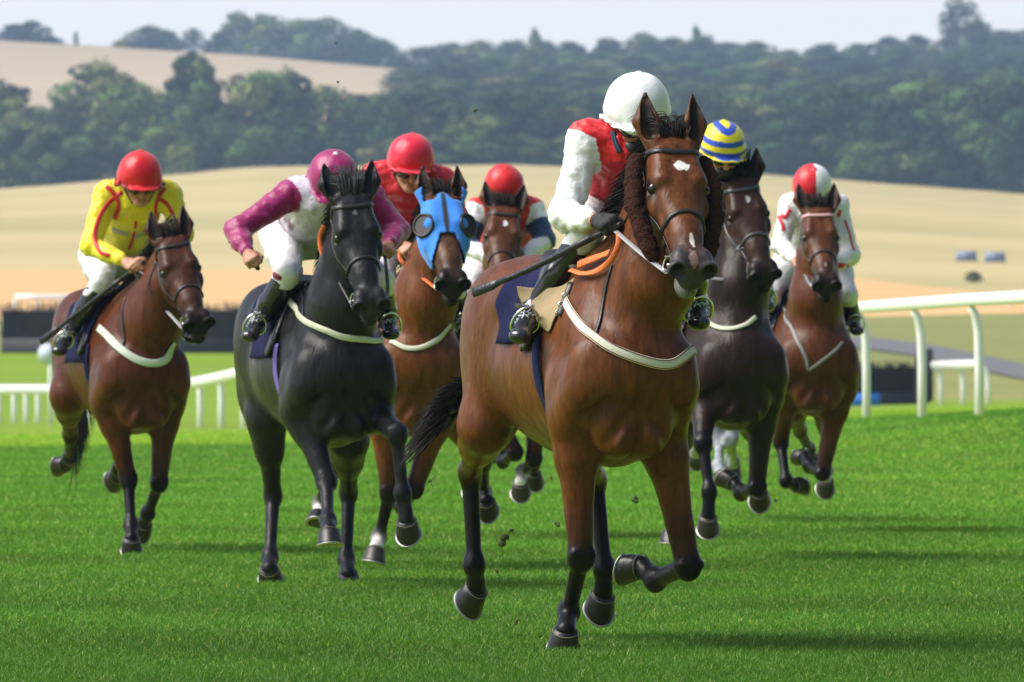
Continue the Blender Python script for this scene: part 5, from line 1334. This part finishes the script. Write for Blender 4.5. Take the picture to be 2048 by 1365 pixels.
HORSES['right'] = dict(label='bay horse at the right of the field with pink beaded browband and thin grey breastplate', px=1612, Y=55.0, yaw=5, pitch=1, dz=.0, scale=1.0, vox=.011, hvox=.0052,
    col=(.10, .030, .009), face=(.090, .030, .011), poll=(1636, 410), muzzle=(1657, 572), hyaw=0, hroll=0, ears=(.2, .1), brow='beads',
    legs=dict(RF=[(1562, 885, False), (1572, 962, True), (1588, 970, False), (1606, 966, False), dict(front=(0, 0, -1))],
              LF=[(1645, 945, True), (1618, 930, False), (1609, 916, False), (1598, 908, False)],
              RH=[(1580, 810), (1600, 860, False), (1618, 900, False), (1622, 915, False), (1626, 925, False)],
              LH=[(1660, 820), (1656, 900, False), (1653, 940, True), (1652, 960, True), (1650, 978, False), dict(sock=WSK, pale=True, front=(0, -.25, -1))]),
    marks=[(.42, .45, .0, .008, 3, .5, (.5, .48, .46))],
    straps=[dict(pts=[(1565, 594), (1580, 652), (1609, 710), (1617, 742)], w=.011, mat='greystrap'), dict(pts=[(1617, 742), (1645, 722), (1670, 702), (1686, 684)], w=.011, mat='greystrap')], cloth=(-.3, .18), clothz=1.4)
HORSES['grey'] = dict(label='pale grey horse hidden behind the dark brown one, only its dappled leg showing', px=1420, Y=58.0, yaw=6, pitch=1, dz=.0, scale=.96, vox=.014, hvox=.008,
    col=GREY, face=GREY, points=(.32, .34, .37), poll=(1442, 470), muzzle=(1450, 600),
    legs=dict(RF=[(1440, 885, True), (1436, 930, True), (1440, 948, True), (1446, 968, True)],
              LF=[(1462, 880, True), (1468, 925, False), (1466, 930, False), (1464, 945, False)],
              RH=[(1400, 780), (1395, 870, False), (1392, 900, False), (1392, 910, False), (1392, 920, False)],
              LH=[(1450, 780), (1460, 870, False), (1462, 920, False), (1462, 935, False), (1462, 950, False)]), mane=(.2, .2, .21), cloth=(-.3, .2), clothz=1.5)
M_GREEN = simple('pale green webbing', (.52, .60, .48), .7, scale=120, bump=.3); M_GLEA = simple('grey shine leather', (.06, .06, .065), .3); M_GSTR = simple('grey strap', (.22, .22, .21), .5)
M_BEADS = simple('pink bead browband', (.60, .34, .34), .5, var=.4, scale=260)
for h_ in HORSES.values():
    for k_, v_ in list(h_.items()):
        if v_ == 'greyleather': h_[k_] = M_GLEA
        if v_ == 'beads': h_[k_] = M_BEADS
        if isinstance(v_, dict) and v_.get('mat') == 'greenish': v_['mat'] = M_GREEN
    for st_ in h_.get('straps', []):
        if st_.get('mat') == 'greystrap': st_['mat'] = M_GSTR

RED = (0.62, 0.004, 0.012); WHITE = (0.80, 0.80, 0.82); MAR = (0.30, 0.005, 0.11); LAV = (0.60, 0.54, 0.66); YEL = (0.80, 0.66, 0.015); NAVY = (.02, .05, .14); BLUE = (.015, .07, .50)
CORAL = (.72, .012, .045)
M_REDP = simple('red silk piping', (.60, .01, .02), .5, scale=60, var=.1)
M_NAVYP = simple('navy collar', (.01, .015, .06), .6); M_TEAL = simple('teal lettering', (.03, .45, .35), .6, scale=300, var=.8); M_GREYP = simple('grey band', (.42, .40, .34), .6)
M_MARP = simple('maroon knee patch', (.20, .005, .04), .4)
def cap_band(base, band, z0=-.075, z1=-.052):
    def f(a, b, c, hr):
        cc = np.tile(np.array(base, float), (len(a), 1)); m = (c > z0) & (c < z1); cc[m] = band; return cc
    return f
def cap_hoops(a, b, c, hr):
    """blue and yellow hoops meeting in a V over the forehead"""
    t = c - np.abs(a) * .40 * np.clip((c - .05) / .05, 0, 1)
    i = np.floor((hr + .012 - t) / .0305).astype(int); return np.where((i % 2 == 1)[:, None], np.array(BLUE), np.array(YEL))
def cap_quarter(a, b, c, hr):
    cc = np.where((a < .004)[:, None], np.array((.66, .01, .02)), np.array(WHITE)); m = c < -.058; cc[m] = (.55, .08, .10); return cc
JOCKEYS = {}
JOCKEYS['lead'] = dict(label='jockey in red vest with white sleeves and white cap crouched on the leading horse', yk=.08, slv=.72, cap_R=RED, piping=[dict(pts=[(1226, 262), (1231, 285), (1240, 306)], mat=M_NAVYP, w=.011), dict(pts=[(1227, 264), (1232, 286), (1240, 304)], mat=M_TEAL, w=.005)], head=(1276, 210, .30), hsize=1.04, hyaw=-8, hpitch=20, hroll=0, neck=(1245, 290, .18),
    shR=(1172, 284, .18), shL=(1340, 290, .22), elbowR=(1131, 432, .22), handR=(1200, 443, .48), elbowL=(1385, 420, .28), handL=(1275, 455, .50), hipR=(1165, 402, -.22), hipL=(1262, 402, -.22),
    kneeR=(1172, 470, .25), ankleR=(1066, 618, .10), toeR=(1040, 672, .26), kneeL=(1375, 500, .25), ankleL=(1392, 600, .06), toeL=(1398, 645, .18), torso=RED, sleeve=WHITE, cap=WHITE, pom=WHITE, gloves=True, mask=True, hvox=.0045, jvox=.007, cvox=.0045, hr=.124)
JOCKEYS['charcoal'] = dict(label='jockey in maroon and lilac silks on the charcoal horse, arm flung out', head=(669, 352, .36), hyaw=0, hpitch=40, hroll=4, neck=(672, 405, .2),
    shR=(585, 388, .22), shL=(735, 392, .26), elbowR=(474, 462, .30), handR=(496, 508, .48), elbowL=(795, 462, .30), handL=(778, 492, .52), hipR=(560, 468, -.20), hipL=(640, 468, -.20),
    kneeR=(577, 545, .18), ankleR=(524, 632, .05), toeR=(500, 672, .20), kneeL=(760, 560, .2), ankleL=(775, 640, .05), toeL=(782, 668, .20), torso=LAV, sleeve=MAR, waist=(.16, .01, .06), cap=MAR, pom=(.75, .75, .75), knee_patch=M_MARP, hr=.122, skin=(.40, .19, .12))
JOCKEYS['left'] = dict(label='jockey in yellow silks with red piping and a red cap at far left', head=(281, 345, .36), hyaw=-4, hpitch=20, neck=(282, 400, .2), hr=.122, hsize=1.02,
    shR=(213, 388, .20), shL=(338, 388, .24), elbowR=(182, 492, .28), handR=(250, 524, .50), elbowL=(365, 468, .30), handL=(290, 522, .54), hipR=(194, 512, -.20), hipL=(262, 512, -.20),
    kneeR=(206, 562, .20), ankleR=(142, 660, .05), toeR=(118, 702, .20), kneeL=(352, 570, .2), ankleL=(375, 650, .05), toeL=(385, 678, .22), torso=YEL, sleeve=YEL, cap=cap_band(RED, (.25, .004, .01)), pom=RED,
    piping=[dict(pts=[(212, 372), (226, 386), (236, 408), (232, 430), (228, 440)], mat=M_REDP), dict(pts=[(244, 384), (222, 402), (204, 425), (193, 452), (190, 480), (200, 504), (218, 512)], mat=M_REDP),
            dict(pts=[(330, 376), (318, 395), (312, 420), (316, 440)], mat=M_REDP), dict(pts=[(322, 398), (338, 415), (346, 432)], mat=M_REDP), dict(pts=[(272, 444), (268, 470), (258, 500)], mat=M_REDP, w=.008), dict(pts=[(222, 458), (238, 466), (256, 470)], mat=M_GREYP, w=.020), dict(pts=[(266, 476), (284, 470), (302, 464)], mat=M_GREYP, w=.018)])
JOCKEYS['hooded'] = dict(label='jockey all in red silks with blue waist and dark goggles on the hooded horse', head=(823, 312, .34), hyaw=-4, hpitch=16, hroll=-3, neck=(815, 370, .2), hsize=1.02, hr=.120,
    shR=(750, 352, .20), shL=(885, 362, .24), elbowR=(728, 452, .25), handR=(800, 492, .50), elbowL=(920, 452, .28), handL=(850, 500, .52), hipR=(755, 478, -.20), hipL=(840, 478, -.20),
    kneeR=(765, 560, .2), ankleR=(745, 640, .05), toeR=(740, 670, .2), kneeL=(905, 560, .2), ankleL=(925, 630, .05), toeL=(932, 664, .2), torso=(.55, .006, .02), sleeve=CORAL, waist=BLUE, cap=CORAL, pom=CORAL)
JOCKEYS['rear'] = dict(label='jockey in a red cap with purple band, white and navy sleeves, behind the leading horse', head=(1010, 370, .34), hyaw=2, hpitch=40, neck=(1008, 410, .2), hr=.120,
    shR=(955, 420, .20), shL=(1066, 420, .2), elbowR=(934, 490, .28), handR=(985, 520, .48), elbowL=(1090, 480, .28), handL=(1040, 520, .48), hipR=(970, 520, -.2), hipL=(1045, 520, -.2),
    torso=RED, sleeve=WHITE, fore=WHITE, band=NAVY, cap_R=RED, cap=cap_band(RED, (.18, .05, .35), -.07, -.04), pom=RED)
JOCKEYS['dark'] = dict(label='jockey in a blue and yellow hooped cap, mostly hidden behind the leading horse', head=(1447, 286, .36), hyaw=2, hpitch=22, mask=True, neck=(1440, 335, .2), hr=.124,
    shR=(1400, 348, .2), shL=(1486, 350, .2), elbowR=(1385, 420, .28), handR=(1385, 525, .48), elbowL=(1500, 430, .25), handL=(1508, 468, .44), hipR=(1400, 450, -.2), hipL=(1470, 450, -.2),
    kneeL=(1515, 540, .2), ankleL=(1530, 590, .05), toeL=(1534, 612, .2), torso=YEL, sleeve=YEL, cap=cap_hoops, pom=YEL)
JOCKEYS['right'] = dict(label='jockey in white silks with red seams and a red and white quartered cap at right', head=(1626, 370, .34), hyaw=2, hpitch=48, neck=(1625, 410, .2), hr=.122,
    shR=(1580, 412, .2), shL=(1674, 414, .2), elbowR=(1562, 490, .28), handR=(1592, 520, .48), elbowL=(1700, 512, .28), handL=(1655, 540, .50), hipR=(1590, 500, -.2), hipL=(1660, 500, -.2),
    kneeL=(1694, 590, .2), ankleL=(1705, 640, .05), toeL=(1714, 662, .2), torso=WHITE, sleeve=WHITE, cap=cap_quarter, pom=(.66, .01, .02),
    piping=[dict(pts=[(1549, 424), (1562, 430), (1582, 420)], mat=M_REDP), dict(pts=[(1556, 432), (1564, 448), (1567, 462)], mat=M_REDP), dict(pts=[(1683, 416), (1676, 434)], mat=M_REDP), dict(pts=[(1690, 440), (1700, 470), (1708, 500)], mat=M_REDP, w=.008), dict(pts=[(1682, 528), (1696, 534), (1714, 532)], mat=M_REDP, w=.016)])

def P3(hs, p):
    if isinstance(p, Vector) or isinstance(p, np.ndarray): return Vector(p)
    o = np.array([0, 0, CAMZ]); d = V3(ray(p[0], p[1], 1.0)) - o; O = hs.O; F = hs.F0
    return Vector(o + d * ((O @ F + p[2] - o @ F) / (d @ F)))
def sheet(hs, grid, name, mat, parent, thick=.006, sub=6):
    """thin bent sheet from a grid of (px, py, f) points"""
    rows = [spline([P3(hs, p) for p in r], sub) for r in grid]; m = len(rows[0])
    cols_ = [spline([r[i] for r in rows], sub) for i in range(m)]; n = len(cols_[0]); V = [p for c in cols_ for p in c]
    F = [(i * n + j, i * n + j + 1, (i + 1) * n + j + 1, (i + 1) * n + j) for i in range(m - 1) for j in range(n - 1)]
    o = link_mesh(name, V, F, mat, parent); md = o.modifiers.new('thick', 'SOLIDIFY'); md.thickness = thick; md.offset = 0; return o
def EXTRA(HS, JS):
    if 'lead' in HS:
        h = HS['lead']; j = JS['lead']; g = j.J['gripR']; gl = j.J['gripL']
        rein(h, [h.bitL, (Vector(h.bitL) + Vector(g)) / 2 + Vector((0, -.02, -.006)), g], M_GREYREIN, .011); rein(h, [h.bitR, (Vector(h.bitR) + Vector(gl)) / 2, gl], M_GREYREIN, .011)
        def PH(p):
            x = h.B.hit(p[0], p[1], h.Y - 1.6, h.Y + .6, .02); return x if h.B.at(V3(x))[0] < .03 and x.y < P3(h, p).y else P3(h, p)
        rein(h, [PH(p) for p in [(1238, 468, .50), (1236, 492, .48), (1222, 520, .46), (1195, 541, .42), (1165, 547, .40), (1140, 540, .36)]], M_ORANGE, .012)
        rein(h, [PH(p) for p in [(1218, 505, .46), (1190, 516, .42), (1155, 530, .38)]], M_ORANGE, .015)
        sheet(h, [[(1034, 573, .06), (1075, 577, .14), (1120, 574, .25), (1150, 556, .33)], [(1040, 600, .08), (1078, 612, .18), (1112, 606, .28), (1138, 590, .34)], [(1052, 622, .10), (1075, 640, .20), (1098, 640, .28), (1112, 632, .32)], [(1062, 632, .12), (1082, 652, .2), (1096, 664, .27), (1100, 660, .30)]], 'saddle_flap', M_TAN, h.saddle)
        # buckle and strap joining the breast girth to the saddle
        for yy in (590, 612, 630):
            c = h.B.drape([P3(h, (1127, yy, .35))], .012)[0]; r_ = [c + Vector((math.cos(t) * .013, 0, math.sin(t) * .011)) for t in np.linspace(0, 6.283, 13)]
            MB().tube(r_, .0028, 6, cap=False).build('buckle', M_STEEL, h.breast)
        MB().tube(h.B.drape(spline([P3(h, p) for p in [(1132, 560, .33), (1127, 600, .35), (1128, 636, .36)]], 5), .009), 1, 8, flat=(.013, .003), up=Vector((-.6, -1, .2))).build('girth_strap', M_LEATHER, h.saddle)
        g_ = Vector(g); whip('long black riding whip held low by the jockey in the white cap', g_, P3(h, (947, 586, -.10)), .01, butt=g_ + (g_ - P3(h, (947, 586, -.10))).normalized() * .05)
    if 'charcoal' in HS:
        h = HS['charcoal']; j = JS['charcoal']; g = Vector(j.J['gripR'])
        whip('black whip in the outstretched hand of the jockey in maroon', g, P3(h, (463, 480, .20)), butt=P3(h, (516, 538, .52)))
        gl = Vector(j.J['gripL']); rein(h, [h.bitR, (Vector(h.bitR) + gl) / 2 + Vector((.02, 0, -.06)), gl])
        rein(h, [P3(h, p) for p in [(648, 452, .62), (640, 475, .6), (642, 500, .62), (655, 530, .66)]], M_ORANGE, .012); rein(h, [h.bitL, P3(h, (668, 545, .68)), P3(h, (655, 530, .66))])
    if 'left' in HS:
        h = HS['left']; j = JS['left']; g = Vector(j.J['gripR']); gl = Vector(j.J['gripL'])
        rein(h, [h.bitL, P3(h, (305, 590, .62)), P3(h, (272, 548, .55)), g], M_GREYREIN, .011); rein(h, [h.bitR, (Vector(h.bitR) + gl) / 2, gl])
        whip('thin black whip held across the knee of the jockey in yellow', g, P3(h, (82, 684, -.05)), butt=g + (g - P3(h, (82, 684, -.05))).normalized() * .08)
    if 'hooded' in HS:
        h = HS['hooded']; j = JS['hooded']; g = Vector(j.J['gripR'])
        rein(h, [h.bitL, P3(h, (832, 545, .62)), P3(h, (805, 525, .58)), P3(h, (800, 508, .55)), g], M_ORANGE, .012); rein(h, [h.bitR, Vector(j.J['gripL'])], M_ORANGE, .012)
    for k in ('rear', 'dark', 'right'):
        if k in HS:
            h = HS[k]; j = JS[k]
            for b, g in ((h.bitL, j.J['gripR']), (h.bitR, j.J['gripL'])): rein(h, [b, (Vector(b) * .5 + Vector(g) * .5) + Vector((0, -.04, -.02)), g], M_GREYREIN if k != 'rear' else M_BROWNL)
# ------------------------------------------------------------------ the race
HS = {}; JS = {}
for k in HORSES:
    HS[k] = Horse(HORSES[k])
    if k in JOCKEYS: JS[k] = Jockey(HS[k], JOCKEYS[k])
EXTRA(HS, JS)
# clods of turf thrown up by the hooves
M_CLOD = simple('turf clod', (.05, .075, .018), .9, var=.6, scale=60)
def clod(px, py, Y, r, label, sd, grass=False):
    p = ray(px, py, Y); B_ = Body(); rg = np.random.default_rng(sd)
    for i in range(5): B_.ell(np.array(p) + rg.normal(size=3) * r * .5, np.array((.7, .7, .5)) * r * (0.5 + rg.random()), r * .3)
    v, f = B_.mesh(r * .25); root = empty('turf_clod', p); tag(root, label, 'turf clod', 'bits of turf in the air')
    link_mesh('soil', v, f, M_CLOD, root)
    st = [[p + Vector(rg.normal(size=3) * r * .4), p + Vector(rg.normal(size=3) * r * 1.2), p + Vector(rg.normal(size=3) * r * 2.2)] for _ in range(12)]
    strand_mesh('grass_blades', st, root, (.12, .22, .03), r * .12)
CL = [(1006, 1077, 34.8, .017, 'largest low clod of turf flying between hind and front legs of the leading horse'), (1022, 1060, 35.2, .009, 'small crumb of turf just above the large low clod'),
      (862, 962, 36.5, .013, 'blurred clod of turf below the tail of the leading horse'), (993, 1143, 34.5, .007, 'crumb of turf low beside the leading hind hoof'), (1034, 1245, 33.5, .008, 'crumb of turf above the grass near the bottom centre'),
      (1115, 1050, 37.0, .010, 'thin crumb of turf beside the supporting foreleg'), (1272, 1000, 38.5, .011, 'clod of turf seen between the forelegs of the leading horse'), (1112, 888, 40.0, .010, 'clod of turf under the belly of the leading horse'),
      (1104, 957, 40.0, .008, 'crumb of turf right of the white banded hoof'), (950, 222, 35.0, .006, 'tiny dark clod high in front of the trees'), (672, 88, 38.0, .004, 'tiny dark speck of turf high before the skyline trees'), (676, 165, 38.0, .004, 'tiny green speck of turf high before the belt of trees'),
      (1552, 1002, 46, .010, 'crumb of turf beside the hoof of the dark brown horse')]
for i, c in enumerate(CL): clod(*c, 50 + i)
